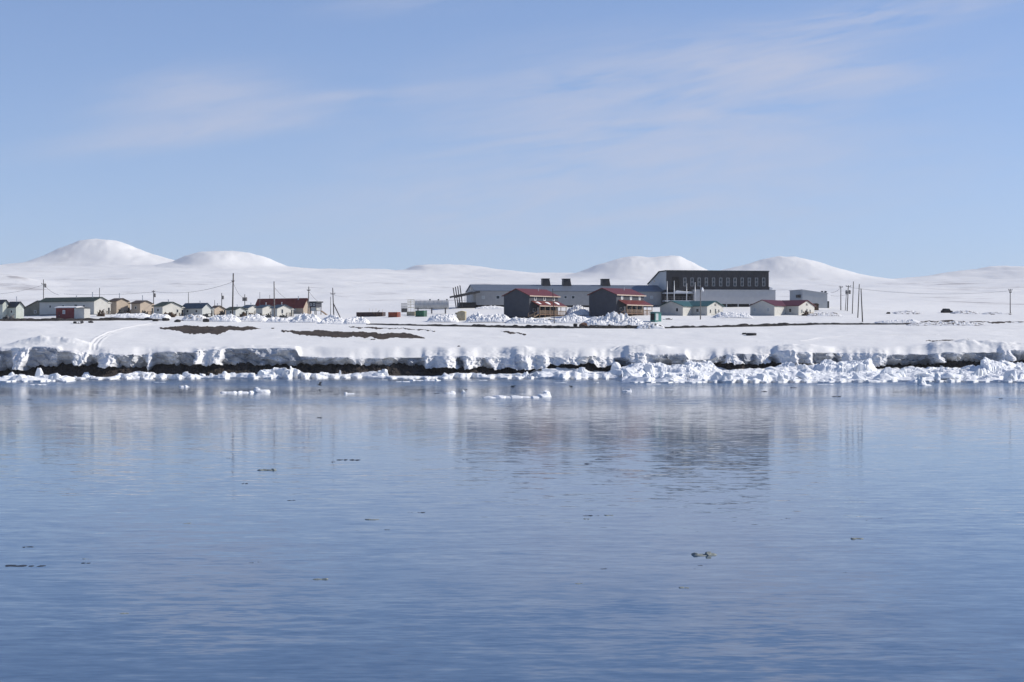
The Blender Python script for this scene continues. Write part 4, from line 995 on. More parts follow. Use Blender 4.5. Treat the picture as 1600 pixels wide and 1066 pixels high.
# ------------------------------------------------------------------ the big complex: grey hall, dark block, white storey
def complex_():
    rot = BIGA
    Yc = BIGY; px0 = 1041; pm = F/Yc
    t = (px0-800)/F
    sx_ = pm*(math.cos(rot)-t*math.sin(rot))          # px per metre along the front
    def ux(px): return (px-px0)/sx_ / (1 - 0)          # metres along the front
    def xx(px):                                        # exact: solve for the front-line coordinate seen at px
        tt = (px-800)/F; X0 = XX(px0, Yc)
        return (tt*Yc-X0)/(math.cos(rot)-tt*math.sin(rot))
    z0 = ZZ(479.5, Yc); h = lambda py, s=0.0: ZZ(py, Yc+s*math.sin(rot))-z0
    # --- the hall
    x0, x1 = xx(745), xx(1041)
    root = T('long_hall', 'long low grey hall with a blue grey roof and three dark roof boxes', 'hall', (XX(px0, Yc), Yc, z0), rot)
    W = 20.0
    zl = lambda py: h(py, x0)*1.0
    ze, zr, zb = h(455.2, x0/2), h(444.6, x0/2), h(477, x0/2)
    w = MB(); w.prism([(2.5, zb), (2.5+W, zb), (2.5+W, ze), (2.5+W/2, zr), (2.5, ze)], x0, x1+8, 'x'); w.build('wall', M['hall_wall'], root)
    pl = MB(); pl.box(x0+.6, x1+7, 3.2, 2+W, -1.5, zb-.004); pl.build('crawl_space', M['black'], root)
    r = MB(); gable_roof(r, x0, x1+7.5, 2.5, 2.5+W, ze, zr, 'a', .35, .22); ro = r.build('roof', M['hall_roof'], root)
    for a, b in ((857.5, 870.5), (890.5, 903.5), (952, 965.5)):
        c0, c1 = xx(a), xx(b); ym = 2.5+W/2
        bx = MB(); zt = h(434.6, x0/2); z_ = zr-1.3
        p = [(c0, ym-2.2, z_), (c1+.1, ym-2.2, z_), (c1+.1, ym+1.2, z_), (c0, ym+1.2, z_), (c0+.05, ym-1.7, zt), (c1-.45, ym-1.7, zt), (c1-.45, ym+1, zt), (c0+.05, ym+1, zt)]
        bx.poly(p, [(3, 2, 1, 0), (4, 5, 6, 7), (0, 1, 5, 4), (1, 2, 6, 5), (2, 3, 7, 6), (3, 0, 4, 7)]); bo = bx.build('roof_box', M['dark_metal'], ro)
        cp = MB(); cp.box(c0-.12, c1-.3, ym-1.95, ym+1.2, zt+.004, zt+.16); cp.build('cap', M['black'], bo)
    for px, pn, sz in ((757, 'curtain', .8), (780, 'glass', 1), (886, 'glass', .8), (898, 'glass', .9), (1021, 'curtain', .75)):
        window(root, 'b', xx(px), h(464.4, xx(px)), 1.15*sz+.1, 1.1*sz+.1, .12, pn, plane=2.5, trim='steel')
    # entrance canopy on the left end, with four leaning posts
    cn = MB(); cn.beam((x0+1.0, .2, h(455.8, x0)), (x0-7.6, -.6, h(464.6, x0)), .5, .7); cn.beam((x0+1, 9, h(455.0, x0)), (x0-7.6, 9, h(464.0, x0)), .5, .6)
    cn.poly([(x0+1, .2, h(456.2, x0)), (x0-7.6, -.4, h(464.9, x0)), (x0-7.6, 9, h(464.9, x0)), (x0+1, 9, h(456.2, x0)), (x0+1, .2, h(455.6, x0)), (x0-7.6, -.4, h(464.3, x0)), (x0-7.6, 9, h(464.3, x0)), (x0+1, 9, h(455.6, x0))],
            [(3, 2, 1, 0), (4, 5, 6, 7), (0, 1, 5, 4), (1, 2, 6, 5), (2, 3, 7, 6), (3, 0, 4, 7)])
    cno = cn.build('canopy', M['dark_metal'], root)
    for k in range(4):
        a = xx(712.2+k*3.7); b = xx(707.4+k*3.8)
        q = MB(); q.beam((a, -.9+.4*k, h(479-k*.2, x0)-.6), (b, -.9+.4*k, h(449.8-k*1.2, x0)), .24, .3); q.build('leaning_post', M['dark_metal'], root)
    ps = MB()
    for k in range(6): ps.tube((x0-.4-k*1.0, 3.2, h(478, x0)), (x0-.4-k*1.0, 3.2, h(458.5+k*1.0, x0)), .09)
    ps.build('screen', M['steel'], root)
    b_ = MB(); b_.box(x0-5.2, x0-.02, 1.6, 9, -.5, h(472.5, x0)); b_.build('entrance_plinth', M['black'], root)
    gw = MB(); gw.box(x0-.06, x0+.01, 11.6, 13, ze+.5, ze+1.4); gw.build('gable_vent', M['glass'], root)
    # --- the dark block
    X1 = xx(1200)
    root = T('dark_block', 'big dark brown block with a row of twelve tall white framed windows', 'building', (XX(px0, Yc), Yc, z0), rot)
    zt, zm = h(423.8, X1/2), h(453, X1/2)
    w = MB(); w.prism([(0, zm), (25, zm), (25, h(441)), (9, zt-.15), (0, zt-.15)], 0.02, X1-.02, 'x'); w.build('end_wall', M['pale_wall'], root)
    cl = MB(); cl.box(0.0, X1, -.25, -.004, zm-.1, zt-.1); cl.box(X1, X1+.2, -.25, 9, zm-.1, zt-.1); cl.build('dark_cladding', M['dark_metal'], root)
    rf = MB(); rf.prism([(-.5, zt-.09), (9, zt-.09), (25.4, h(441)-.1), (25.4, h(441)+.15), (9, zt+.22), (-.5, zt+.22)], -.3, X1+.35, 'x'); rf.build('roof', M['dark_roof'], root)
    vt = MB(); vt.box(-.06, .03, 15.5, 17, h(438.5), h(436)); vt.build('vent', M['glass'], root)
    pan = MB(); pan.box(xx(1049.5), xx(1061), -.33, -.254, zm+.5, h(433, X1/4)); pan.build('dark_panel', M['black'], root)
    for k in range(12):
        px = 1069.7+k*11.19; window(root, 'b', xx(px), h(440.8, xx(px)), 1.08, 2.85, .19, 'glass', bars=1, plane=-.25, proud=.1, trim='hall_wall')
    # --- the white lower storey
    root = T('white_storey', 'long white lower building under the dark block, windowless along its front', 'building', (XX(px0, Yc), Yc, z0), rot)
    Xa, Xb = xx(1080.5), xx(1207.5); zt = h(453.4, X1/2); zb = h(475.2, X1/2)
    w = MB(); w.box(Xa, Xb, -3.0, 20, zb, zt-.1); w.build('wall', M['white_wall'], root)
    rf = MB(); rf.box(Xa-.15, Xb+.15, -3.2, -.26, zt-.09, zt+.06); rf.box(xx(1200)+.3, Xb+.15, -.26, 20.2, zt-.09, zt+.06); rf.build('roof', M['steel'], root)
    cs = MB(); cs.box(Xa+.5, Xb-.5, -2.2, 19, -1.5, zb-.004); cs.build('crawl_space', M['black'], root)
    for px in (1132, 1150, 1168, 1186): 
        q = MB(); x = xx(px); q.box(x-.15, x+.15, -2.6, -2.25, -1.4, zb-.004); q.build('support_post', M['steel'], root)
    sn = MB(); a, b = xx(1200)+.5, Xb-.1
    sn.prism([(a, zt+.07), (b, zt+.07), (b-.2, zt+.35), (a+1.2, zt+.7), (a, zt+1.2)], 0, 9, 'y'); sn.build('roof_snow', M['pile_snow'], root)
    # --- recessed loading porch between the hall and the white storey
    root = T('loading_porch', 'shaded open loading porch between the grey hall and the white building', 'porch', (XX(px0, Yc), Yc, z0), rot)
    a, b = xx(1036), xx(1080)-.1
    MB().box(a, b, 1.0, 2.2, h(478), h(455)).build('back_wall', M['dark_metal'], root)
    MB().box(a, b, -2.6, .9, h(459.2), h(457.4)).build('upper_deck', M['steel'], root)
    MB().box(a, b, -2.6, .9, h(471.5), h(469.5)).build('lower_deck', M['steel'], root)
    rr = MB()
    for z in (466.8, 464.4): rr.box(a, b, -2.62, -2.54, h(z), h(z-.5))
    for x in np.linspace(a, b, 9): rr.box(x-.05, x+.05, -2.62, -2.54, h(469.5), h(464))
    rr.build('railing', M['grey_wood'], root)
    sn = MB(); c0, c1 = xx(1053), xx(1080)-.2; sn.prism([(c0, h(457.4)+.004), (c1, h(457.4)+.004), (c1, h(456)), ((c0+c1)/2, h(455.2)), (c0+.6, h(454.2)), (c0, h(455))], -2.4, .6, 'y'); sn.build('snow_cover', M['pile_snow'], root)
    tr = MB(); tr.box(xx(1068), xx(1077), -1.8, -.5, h(469.4), h(461.5)); tr.build('crate', M['black'], root)
    for k, (px, tp) in enumerate(((1037, 441.5), (1048, 440.5), (1067.3, 445), (1080.4, 443))):
        X = xx(px)
        p = MB(); p.tube((X, -4.5, -1.0), (X, -4.5, h(tp)), .17, .13, 10); p.tube((X, -4.5, h(tp)), (X, -4.5, h(tp)+.25), .22, .1, 10)
        o = p.build('vent_mast', M['steel'], None, True); o.location = (XX(px0, Yc), Yc, z0); o.rotation_euler[2] = rot
        tag(o, ['leftmost white mast in front of the loading porch', 'white mast second from the left before the loading porch', 'white mast before the first tall window of the dark block', 'white mast where the loading porch meets the white building'][k], 'mast', 'white masts before the loading porch')
complex_()
def pale_block():
    Y = 640; A = 44/(F/Y)/math.cos(R(8)); z0 = ZZ(480.5, Y); h = lambda py: ZZ(py, Y)-z0
    root = T('pale_block', 'pale grey windowless block with a sloping roof line right of the dark building', 'building', (XX(1254, Y), Y, z0), R(12))
    A = 41/(F/Y)
    w = MB(); w.prism([(0, -1), (A, -1), (A, h(458.6)), (0, h(453.3))], 0, 12, 'y'); w.build('wall', M['pale_wall'], root)
    r = MB(); r.prism([(-.2, h(453.3)+.01), (A+.2, h(458.6)-.03), (A+.2, h(458.6)+.16), (-.2, h(453.3)+.2)], -.2, 12.2, 'y'); ro = r.build('roof', M['steel'], root)
    for dx in (-1.3, -.1):
        v = MB(); v.tube((A+dx-.3, 1.5, h(459.5)), (A+dx-.3, 1.5, h(455.8)), .22); v.tube((A+dx-.3, 1.5, h(455.8)), (A+dx+.3, 1.2, h(456.3)), .3, .36); v.build('roof_vent', M['dark_roof'], ro)
    MB().box(A+.01, A+.7, .2, 2.4, -1, h(470.5)).build('side_lobby', M['dark_roof'], root)
    MB().box(-1.0, -.01, 1.5, 3.5, h(465), h(460.5)).build('wall_unit', M['dark_metal'], root)
pale_block()
def brown_shed():
    X, Y, z = XX(1275, 622), 622, ZZ(481, 622)
    root = T('brown_shed', 'small brown hut showing just above the snow left of the pale block', 'hut', (X, Y, z-.2), R(10))
    prof = [(-.9, -.6), (.9, -.6), (.85, .9), (.5, 1.35), (-.2, 1.4), (-.8, 1.1)]
    w = MB(); w.prism(prof, 0, 2, 'y'); w.build('wall', M['junk_brown'], root)
    r = MB(); r.prism([(-1.0, 1.12), (-.2, 1.45), (.55, 1.4), (1.0, .95), (1.0, 1.08), (.6, 1.55), (-.2, 1.6), (-1.0, 1.28)], -.2, 2.2, 'y'); r.build('roof', M['brown_roof'], root)
brown_shed()

# ------------------------------------------------------------------ tank, containers, small huts
def fuel_tank():
    Y = 615; pm = F/Y; z0 = ZZ(484, Y); h = lambda py: ZZ(py, Y)-z0
    root = T('fuel_tank', 'long silver fuel tank lying on a snow rise left of the grey hall', 'tank', (XX(648, Y), Y, z0), R(3))
    L_ = 53/pm; rr = (h(469.3)-h(483))/2
    b = MB(); b.tube((0, 0, rr+.1), (L_, 0, rr+.1+.12), rr, n=28)
    b.build('tank_shell', M['silver'], root, False)
    rb = MB()
    for k in range(8): x = .6+k*(L_-1.2)/7; rb.tube((x-.06, 0, rr+.1+.01*k), (x+.06, 0, rr+.1+.01*k), rr+.05, n=28)
    rb.build('bands', M['steel'], root)
    for x in (L_*.45, L_*.7, L_*.95):
        m_ = MB(); m_.tube((x, 0, 2*rr), (x, 0, 2*rr+.45), .22); m_.tube((x, 0, 2*rr+.45), (x, 0, 2*rr+.55), .32); m_.build('hatch', M['dark_roof'], root)
    sd = MB()
    for x in (1, L_*.5, L_-1): sd.box(x-.2, x+.2, -rr*.8, rr*.8, -1.2, .5)
    sd.build('saddles', M['grey_wood'], root)
    pf = MB(); pf.box(-2.2, -.1, -1.3, 1.3, h(481), h(481)+.1)
    for x in (-2.1, -1.2, -.2):
        for y in (-1.25, 1.25): pf.box(x-.05, x+.05, y-.05, y+.05, -.8, h(468.5))
    for y in (-1.25, 1.25):
        for z in (468.8, 472, 475.5): pf.box(-2.2, -.1, y-.035, y+.035, h(z)-.05, h(z)+.05)
    for k in range(5): pf.box(-1.9, -1.1, -1.35, -1.2, h(480)+k*.4, h(480)+k*.4+.07)
    pf.build('ladder_platform', M['yellow'], root)
    fn = MB()
    for x in np.linspace(-4.1, -2.4, 8): fn.box(x-.05, x+.05, -1.25, -1.15, -.6, h(474.2))
    fn.box(-4.2, -2.3, -1.26, -1.14, h(474.2)-.1, h(474.2)); fn.box(-4.2, -2.3, -1.26, -1.14, h(480), h(480)+.1); fn.box(-4.1, -2.3, -.9, 1, -.8, h(482))
    fn.build('fence_panel', M['grey_wood'], root)
fuel_tank()
def container(px0, px1, px2, py0, py1, Y, mat, label, name='shipping_container', sidemat=None, group='shipping containers by the fuel tank'):
    """front face px0..px1, right end px1..px2"""
    t = (px1-800)/F; pm = F/Y; al = R(24)
    A = (px1-px0)/(pm*(math.cos(al)+t*math.sin(al))); B = max((px2-px1)/(pm*(math.sin(al)-t*math.cos(al))), 2.0)
    z0 = ZZ(py1, Y); H_ = ZZ(py0, Y)-z0
    root = T(name, label, 'container', (XX(px1, Y), Y, z0), -al, group)
    b = MB(); b.box(-A, 0, 0, B, -.7, H_)
    b.build('body', M[mat], root)
    e = MB()
    for x in (-A, 0):
        for y in (0, B): e.box(x-.07, x+.07, y-.07, y+.07, -.7, H_+.05)
    for y in (0, B): e.box(-A+.07, -.07, y-.06, y+.06, H_-.1, H_+.04)
    e.build('corner_frame', M[sidemat or mat], root)
    d = MB()
    for y in (B*.06, B*.52): d.box(.005, .05, y, y+B*.42, .05, H_-.15)
    do = d.build('door', M[sidemat or mat], root)
    rd = MB()
    for y in (B*.22, B*.4, B*.6, B*.78): rd.tube((.09, y, .1), (.09, y, H_-.2), .03, n=6)
    rd.build('lock_rods', M['steel'], do)
    return root, A, B, H_
root, A, B, H_ = container(557, 597, 602, 488, 499.5, 600, 'rust', 'long rusty dark brown container with scrap and thin rods on its right end')
def scrap_on():
    m = MB(); r = random.Random(3)
    for k in range(18):
        x = -r.uniform(0, 3.0); y = r.uniform(0, B); z = H_-r.uniform(.2, 1.2)
        m.beam((x, y-.8, z), (x+r.uniform(-.8, .8), y-r.uniform(.3, 1.2), z+r.uniform(-.4, .7)), .16)
    X, Y, z = root.location
    o = m.build('scrap_heap', M['junk_brown']); o.location = (X+.4, Y-.3, z+.05); tag(o, 'tangle of brown scrap metal at the right end of the rusty container', 'scrap')
    r_ = T('rod_bundle', 'thin upright rods standing behind the rusty container', 'rods', (X-1.5, Y+2.5, z))
    for k, (dx, hh) in enumerate(((-2.6, 3.4), (-1.6, 3.2), (-.6, 3.5), (.5, 3.0), (1.4, 3.2))):
        q = MB(); q.tube((dx, 0, -.5), (dx+.1, 0, hh), .035, n=6); q.build('rod', M['yellow'], r_)
scrap_on()
container(607, 620.5, 624.5, 488, 498.5, 590, 'orange', 'short orange container between the rusty one and the cream box', sidemat='orange_smooth')
container(636, 648, 649.5, 487.3, 496, 600, 'tan_shed', 'cream coloured box container touching the green one')
container(649.5, 662, 666, 485.5, 496.5, 592, 'green_box', 'dark green container at the right end of the container row')
def tan_shed():
    Y = 560; z0 = ZZ(501.5, Y); h = lambda py: ZZ(py, Y)-z0; m = Y/F
    root = T('tan_shed', 'small tan shed with clipped corners standing alone in the snow', 'shed', (XX(720, Y), Y, z0), R(-8))
    w = 13.5*m
    prof = [(-w/2, -.5), (w/2, -.9), (w/2, h(488)), (w*.12, h(486.4)), (-w*.3, h(487.6)), (-w/2, h(490.5))]
    q = MB(); q.prism(prof, 0, 2.3, 'y'); q.build('wall', M['tan_shed'], root)
    q = MB(); q.prism([(w/2+.1, h(488)), (w*.12, h(486.4)+.01), (-w*.3, h(487.6)+.01), (-w/2-.1, h(490.5)+.01), (-w/2-.1, h(490.5)+.1), (-w*.3, h(487.6)+.12), (w*.12, h(486.4)+.14), (w/2+.1, h(488)+.14)], -.12, 2.4, 'y'); q.build('roof', M['yellow'], root)
    q = MB(); q.box(-w/2-.4, -w/2-.01, .3, 1.2, h(490.3)-.2, h(488.6)); q.build('side_box', M['black'], root)
    MB().box(-w*.1, w*.18, -.05, .02, .0, h(491.5)).build('door', M['tan_shed'], root)
tan_shed()
def teal_hut():
    Y = 548; z0 = ZZ(500.8, Y); h = lambda py: ZZ(py, Y)-z0; A, B = frame_of(1023.5, Y, 1020.3, 1034)
    root = T('teal_hut', 'small teal hut with a pale door beside the teal roofed house', 'hut', (XX(1023.5, Y), Y, z0), -TH)
    A = 1.5; B = min(B, 3.6)
    MB().box(-A, 0, 0, B, -.5, h(489)).build('wall', M['teal'], root)
    r = MB(); r.prism([(-.15, h(489)+.004), (B+.15, h(489)+.004), (B+.15, h(488.6)), (B*.75, h(487.2)), (B*.25, h(487.2)), (-.15, h(488.6))], -A-.15, .15, 'x'); r.build('roof', M['teal_roof'], root)
    door(root, 'a', B*.3, .0, B*.4, h(490), 'curtain')
    MB().box(-A*.9, -A*.1, -.04, .02, .1, h(490)).build('side_panel', M['black'], root)
teal_hut()

# ------------------------------------------------------------------ poles and wires
def pole(px, pyt, label, pyb=None, Y=None, pxt=None, arms=(), cans=(), r=0.17, mat='pole_wood', brace=None, extra=None):
    if Y is None: X, Y, z = at(px, pyb)
    else: X = XX(px, Y); z = Hs(X, Y)
    hgt = ZZ(pyt, Y)-z; tx = XX(pxt or px, Y)-X; pm = F/Y
    root = T('utility_pole', label, 'utility pole', (X, Y, z), 0, 'utility poles of the village')
    at_ = lambda py: (tx*(ZZ(py, Y)-z)/hgt, 0, ZZ(py, Y)-z)
    p = MB(); p.tube((0, 0, -1.0), (tx, 0, hgt), r, r*.72, 10); p.build('shaft', M[mat], root, True)
    for py, w in arms:
        a = at_(py); m = MB(); m.box(a[0]-w/pm/2, a[0]+w/pm/2, -r-.14, -r+.02, a[2]-.09, a[2]+.09)
        for s in (-.9, 0, .9): m.tube((a[0]+s*w/pm/2, -r-.06, a[2]+.09), (a[0]+s*w/pm/2, -r-.06, a[2]+.38), .07, n=6)
        m.build('crossarm', M['pole_wood'], root)
    for py, dx in cans:
        a = at_(py); m = MB(); c = a[0]+dx/pm; m.tube((c, -.1, a[2]-.6), (c, -.1, a[2]+.5), .33, n=12); m.tube((c, -.1, a[2]+.5), (c, -.1, a[2]+.62), .26, .1, n=12)
        m.box(min(a[0], c), max(a[0], c), -.16, -.04, a[2]-.1, a[2]+.05)
        m.build('transformer', M['grey_wood'], root)
    if brace:
        a = at_(brace[0]); m = MB(); m.tube(a, ((brace[1]-px)/pm, 0, -.6), r*.9, r*.9, 8); m.build('brace', M[mat], root)
    if extra:
        a = at_(extra); m = MB(); m.tube((a[0]+.25, -.3, a[2]), (a[0]+.65, -.5, a[2]+.1), .55, .6, n=14); m.tube((a[0], 0, a[2]), (a[0]+.3, -.3, a[2]), .08); m.build('dish', M['steel'], root)
    return root, Vector((X+tx, Y, z+hgt)), Vector((X, Y, z))
P1 = pole(68, 437, 'pole with one transformer behind the left end of the green roofed house', Y=640, arms=((444, 6),), cans=((446.5, 3),), mat='grey_wood')
pole(155.5, 450, 'thin short pole rising behind the right end of the green roof', Y=640, r=.12)
P2 = pole(240, 453.5, 'pole with a transformer left of the wide white gable', Y=620, cans=((461.5, 2),), arms=((456, 5),), mat='grey_wood')
P3 = pole(294.5, 457, 'thin pole rising behind the navy roof', Y=640, r=.13, mat='grey_wood')
pole(335.5, 469, 'very short thin pole between navy roof and small tan gable', Y=640, r=.1)
P4 = pole(346.5, 458, 'pole with a transformer rising behind the small tan gable', Y=640, cans=((465, 2),), mat='grey_wood')
P5 = pole(363, 427, 'tallest dark pole, standing in front of the left row', pyb=502.5, pxt=364.5, arms=((440, 4),), r=.22)
P6 = pole(382.5, 460, 'pole carrying two transformers side by side', Y=632, cans=((467.5, -2.2), (467.5, 2.2)), mat='grey_wood')
pole(406, 456.5, 'very thin mast left of the rust red roof', Y=650, r=.09, mat='grey_wood')
pole(421.5, 461, 'very thin short mast on the left corner of the rust red roof', Y=655, r=.09, mat='grey_wood')
P7 = pole(429, 440, 'grey bare pole in front of the rust red roof', pyb=501.5, pxt=428.2, mat='grey_wood', r=.2)
P8 = pole(481.3, 448, 'leaning grey pole at the right end of the rust red roof', Y=612, pxt=482.6, arms=((454, 5),), r=.2, mat='grey_wood')
pole(516.5, 464, 'short thin pole just left of the braced pole', Y=600, r=.12, mat='grey_wood')
P9 = pole(522, 450, 'leaning dark pole held by a slanting brace', Y=580, pxt=519.8, brace=(474.5, 534), arms=((459.5, 7),))
pole(866.5, 451, 'thin dark pole in front of the left red roofed house', pyb=506, pxt=863.5, r=.12)
pole(1094.5, 447, 'grey pole with a round dish in front of the teal roofed house', pyb=499.5, r=.17, mat='grey_wood', extra=453)
P10 = pole(1313.8, 447.5, 'pole with one crossarm, leftmost of the right hand cluster', pyb=485, arms=((448.8, 6),), mat='pole_wood')
P11 = pole(1323.5, 447, 'pole with a wide crossarm and two transformers', pyb=486.5, pxt=1325.5, arms=((447.6, 8),), cans=((456.5, -2.6), (456.5, 2.6)))
pole(1320.5, 458, 'short leaning pole behind the one with two transformers', pyb=485.5, pxt=1322.5, r=.12)
P12 = pole(1331.5, 440, 'tallest bare pole of the right hand cluster', pyb=490.5, pxt=1333.5, r=.15)
P13 = pole(1340, 444, 'bare pole leaning right, second from the right of the cluster', pyb=497, pxt=1342.7, r=.16)
P14 = pole(1348, 451, 'bare dark pole leaning left, rightmost of the cluster', pyb=503.5, pxt=1345.3, r=.18)
P15 = pole(1578.5, 452, 'lone pole with a crossarm near the right edge', pyb=490.5, arms=((453.5, 6), (457, 4)), r=.15)
pole(-60, 440, 'pole outside the left edge of the view', Y=640, mat='grey_wood')
def wire(a, b, sag, label, r=.045):
    a = Vector(a); b = Vector(b); m = MB(); n = 14; prev = None
    for k in range(n+1):
        t = k/n; p = a.lerp(b, t); p.z -= sag*4*t*(1-t)
        if prev is not None: m.tube(prev, p, r, n=4)
        prev = p
    tag(m.build('power_line', M['grey_wood']), label, 'power line', 'overhead lines between the poles')
up = lambda P, d: P[1]-Vector((0, 0, d))
wire(up(P1, 1.7), (XX(-60, 640), 640, ZZ(458, 640)), 1.5, 'overhead line running left from the pole behind the green roof')
wire(up(P1, 1.5), (XX(92, 600), 600, ZZ(461, 600)), .6, 'overhead line dropping right from the pole onto the green roof')
wire(up(P2, .6), (XX(100, 640), 640, ZZ(459.5, 640)), .5, 'overhead line running left from the pole by the wide white gable')
wire(up(P2, .4), up(P5, 2.4), 1.5, 'long overhead line up to the tallest dark pole')
wire(up(P5, 2.7), up(P6, 1.0), 1.2, 'overhead line from the tallest pole down to the two transformers')
wire(up(P7, 1.5), (XX(446, 625), 625, ZZ(466, 625)), .3, 'overhead line from the grey bare pole down to the rust red roof')
wire(up(P8, 1.5), (XX(498, 625), 625, ZZ(472, 625)), .3, 'overhead line from the leaning grey pole to the stilted hut')
wire(up(P9, 2.0), (XX(545, 700), 700, ZZ(464, 700)), .2, 'short overhead line running right from the braced pole')
wire((XX(1298, 645), 645, ZZ(457, 645)), up(P10, .4), .5, 'overhead line from the pale block to the leftmost pole of the right cluster')
wire((XX(1298, 645), 645, ZZ(462, 645)), up(P11, 2.5), .4, 'lower overhead line from the pale block to the transformer pole')
wire(up(P11, .4), up(P15, .5), 1.5, 'long overhead line from the transformer pole to the lone right pole')

# ------------------------------------------------------------------ clutter
def junk(px, py, wpx, hpx, label, mat, seed, n=22, name='junk_heap', cat='junk heap'):
    X, Y, z = at(px, py); m = Y/F; w = wpx*m; h = hpx*m; r = random.Random(seed); q = MB()
    for k in range(n):
        u = r.uniform(-1, 1); x = u*w/2; top = h*(1-abs(u)**1.5)*r.uniform(.35, 1.0)
        s = r.uniform(.25, .6)*min(1, h)
        q.beam((x, r.uniform(-.6, .8), max(0, top-s*1.6)-.1), (x+r.uniform(-.7, .7), r.uniform(-.6, .8), top), s*.8, s*.5)
    q.box(-w*.38, w*.38, -.4, .7, -.5, h*.35)
    o = q.build(name, M[mat]); o.location = (X, Y, z); o.rotation_euler[2] = r.uniform(-.3, .3)
    return tag(o, label, cat, 'heaps of clutter about the houses')
for k, a in enumerate([
 (158, 494.5, 13, 13, 'brown clutter heap against the sunlit end of the green roofed house', 'junk_brown'),
 (189, 492.5, 9, 10, 'dark clutter heap in front of the left tan house', 'junk_grey'),
 (202, 492, 8, 8, 'low clutter heap at the right corner of the left tan house', 'junk_brown'),
 (226, 493, 9, 9, 'dark clutter heap in front of the right tan house', 'junk_grey'),
 (262, 495.5, 10, 10, 'brown clutter heap in front of the wide white gable', 'junk_brown'),
 (269, 496, 10, 9, 'dark clutter heap right of the brown one at the wide white gable', 'junk_brown'),
 (322, 496, 9, 7, 'dark clutter heap under the small sunlit gable', 'junk_grey'),
 (346, 492.5, 9, 7, 'dark clutter heap beside the small tan gable', 'black'),
 (379, 495.5, 11, 9, 'brown clutter heap right of the tallest pole', 'junk_brown'),
 (395, 496, 12, 8, 'brown clutter heap before the second cream gable', 'junk_brown'),
 (407, 497, 9, 8, 'dark clutter heap between two cream gables', 'junk_grey'),
 (420, 496.5, 10, 7, 'grey clutter heap left of the grey bare pole', 'junk_grey'),
 (443, 496.5, 12, 6, 'grey clutter heap right of the grey bare pole', 'junk_grey'),
 (458, 502.5, 6, 5, 'small dark block like heap on the snow before the rust red roofed house', 'black'),
 (18, 500, 8, 9, 'pale boards leaning on the pale green house', 'grey_wood'),
 (10, 500, 5, 8, 'dark boards leaning by the left edge', 'junk_grey'),
 (1260, 493.5, 12, 8, 'brown clutter heap at the porch of the maroon roofed house', 'junk_brown'),
 (1288, 491.5, 12, 4, 'low dark clutter right of the maroon roofed house', 'black'),
 (1044, 499.5, 9, 2.5, 'low grey planks lying right of the teal hut', 'junk_grey'),
 (860, 499.8, 8, 2.0, 'dark planks on the snow left of the thin dark pole', 'black')]):
    junk(a[0], a[1], a[2], a[3], a[4], M and a[5], 60+k)
def rock(px, py, wpx, hpx, label, mat, seed, name='boulder', cat='boulder'):
    X, Y, z = at(px, py); m = Y/F; bm = bmesh.new(); bmesh.ops.create_icosphere(bm, subdivisions=3, radius=1)
    for v in bm.verts:
        c = v.co; n = 1+.45*float(fbm(np.array([c.x*1.3+seed]), np.array([c.y*1.3+c.z*1.7]), seed, 3)[0])
        q = max(abs(c.x), abs(c.y), abs(c.z)); c *= n*(.7+.3/q*.8)
        c.x *= wpx*m/2; c.y *= wpx*m/2*.8; c.z = c.z*hpx*m*.62+hpx*m*.28
    me = bpy.data.meshes.new(name); bm.to_mesh(me); bm.free(); me.materials.append(M[mat])
    o = bpy.data.objects.new(name, me); C.objects.link(o); o.location = (X, Y, z)
    return tag(o, label, cat, 'dark rocks on the snow')
for k, a in enumerate([
 (243, 502, 10, 4.5, 'black boulder in front of the wide white gable, left of two', 'boulder'),
 (259, 501.5, 12, 5, 'black boulder with snow on it, right of two before the wide white gable', 'boulder'),
 (230, 499.5, 9, 3, 'flat black stone at the end of the left road', 'boulder'),
 (277, 503.5, 12, 4.5, 'grey block of stone left of the left tundra patch', 'boulder'),
 (322, 503.5, 10, 6, 'square dark stone above the left tundra patch', 'boulder'),
 (117, 506, 5, 4, 'dark stone block under the left road, left one of a pair', 'boulder'),
 (128, 505.5, 5, 4, 'dark stone block under the left road, right one of a pair', 'boulder'),
 (142, 504.5, 9, 3, 'flat dark stone right of the pair under the left road', 'boulder'),
 (899, 511, 7, 6, 'black boulder by the road, left of the brown mound', 'boulder'),
 (912, 511.5, 15, 8, 'brown rocky mound by the road', 'brown_rock'),
 (952, 511.5, 5, 5, 'small black stone in front of the largest snow pile', 'boulder'),
 (981, 512.5, 10, 4, 'low black rock at the right foot of the largest snow pile', 'boulder'),
 (1163, 523, 8, 3, 'small dark rock lying left of the longer one on the slope', 'boulder'),
 (1174, 524.5, 16, 4.5, 'long low dark rock on the snow slope', 'boulder'),
 (1540, 538, 14, 4, 'grey stone half sunk on top of the right snow mound', 'boulder'),
 (426, 513.8, 5, 1.6, 'tiny dark stone between the two tundra patches', 'boulder'),
 (583, 531.5, 8, 1.6, 'tiny dark stone under the right tundra patch', 'boulder'),
 (717, 542, 5, 1.5, 'tiny dark stone alone on the middle slope', 'boulder'),
 (1388, 490.5, 6, 3, 'dark stone on the far right snow', 'boulder')]): rock(a[0], a[1], a[2], a[3], a[4], a[5], 11+k*3)
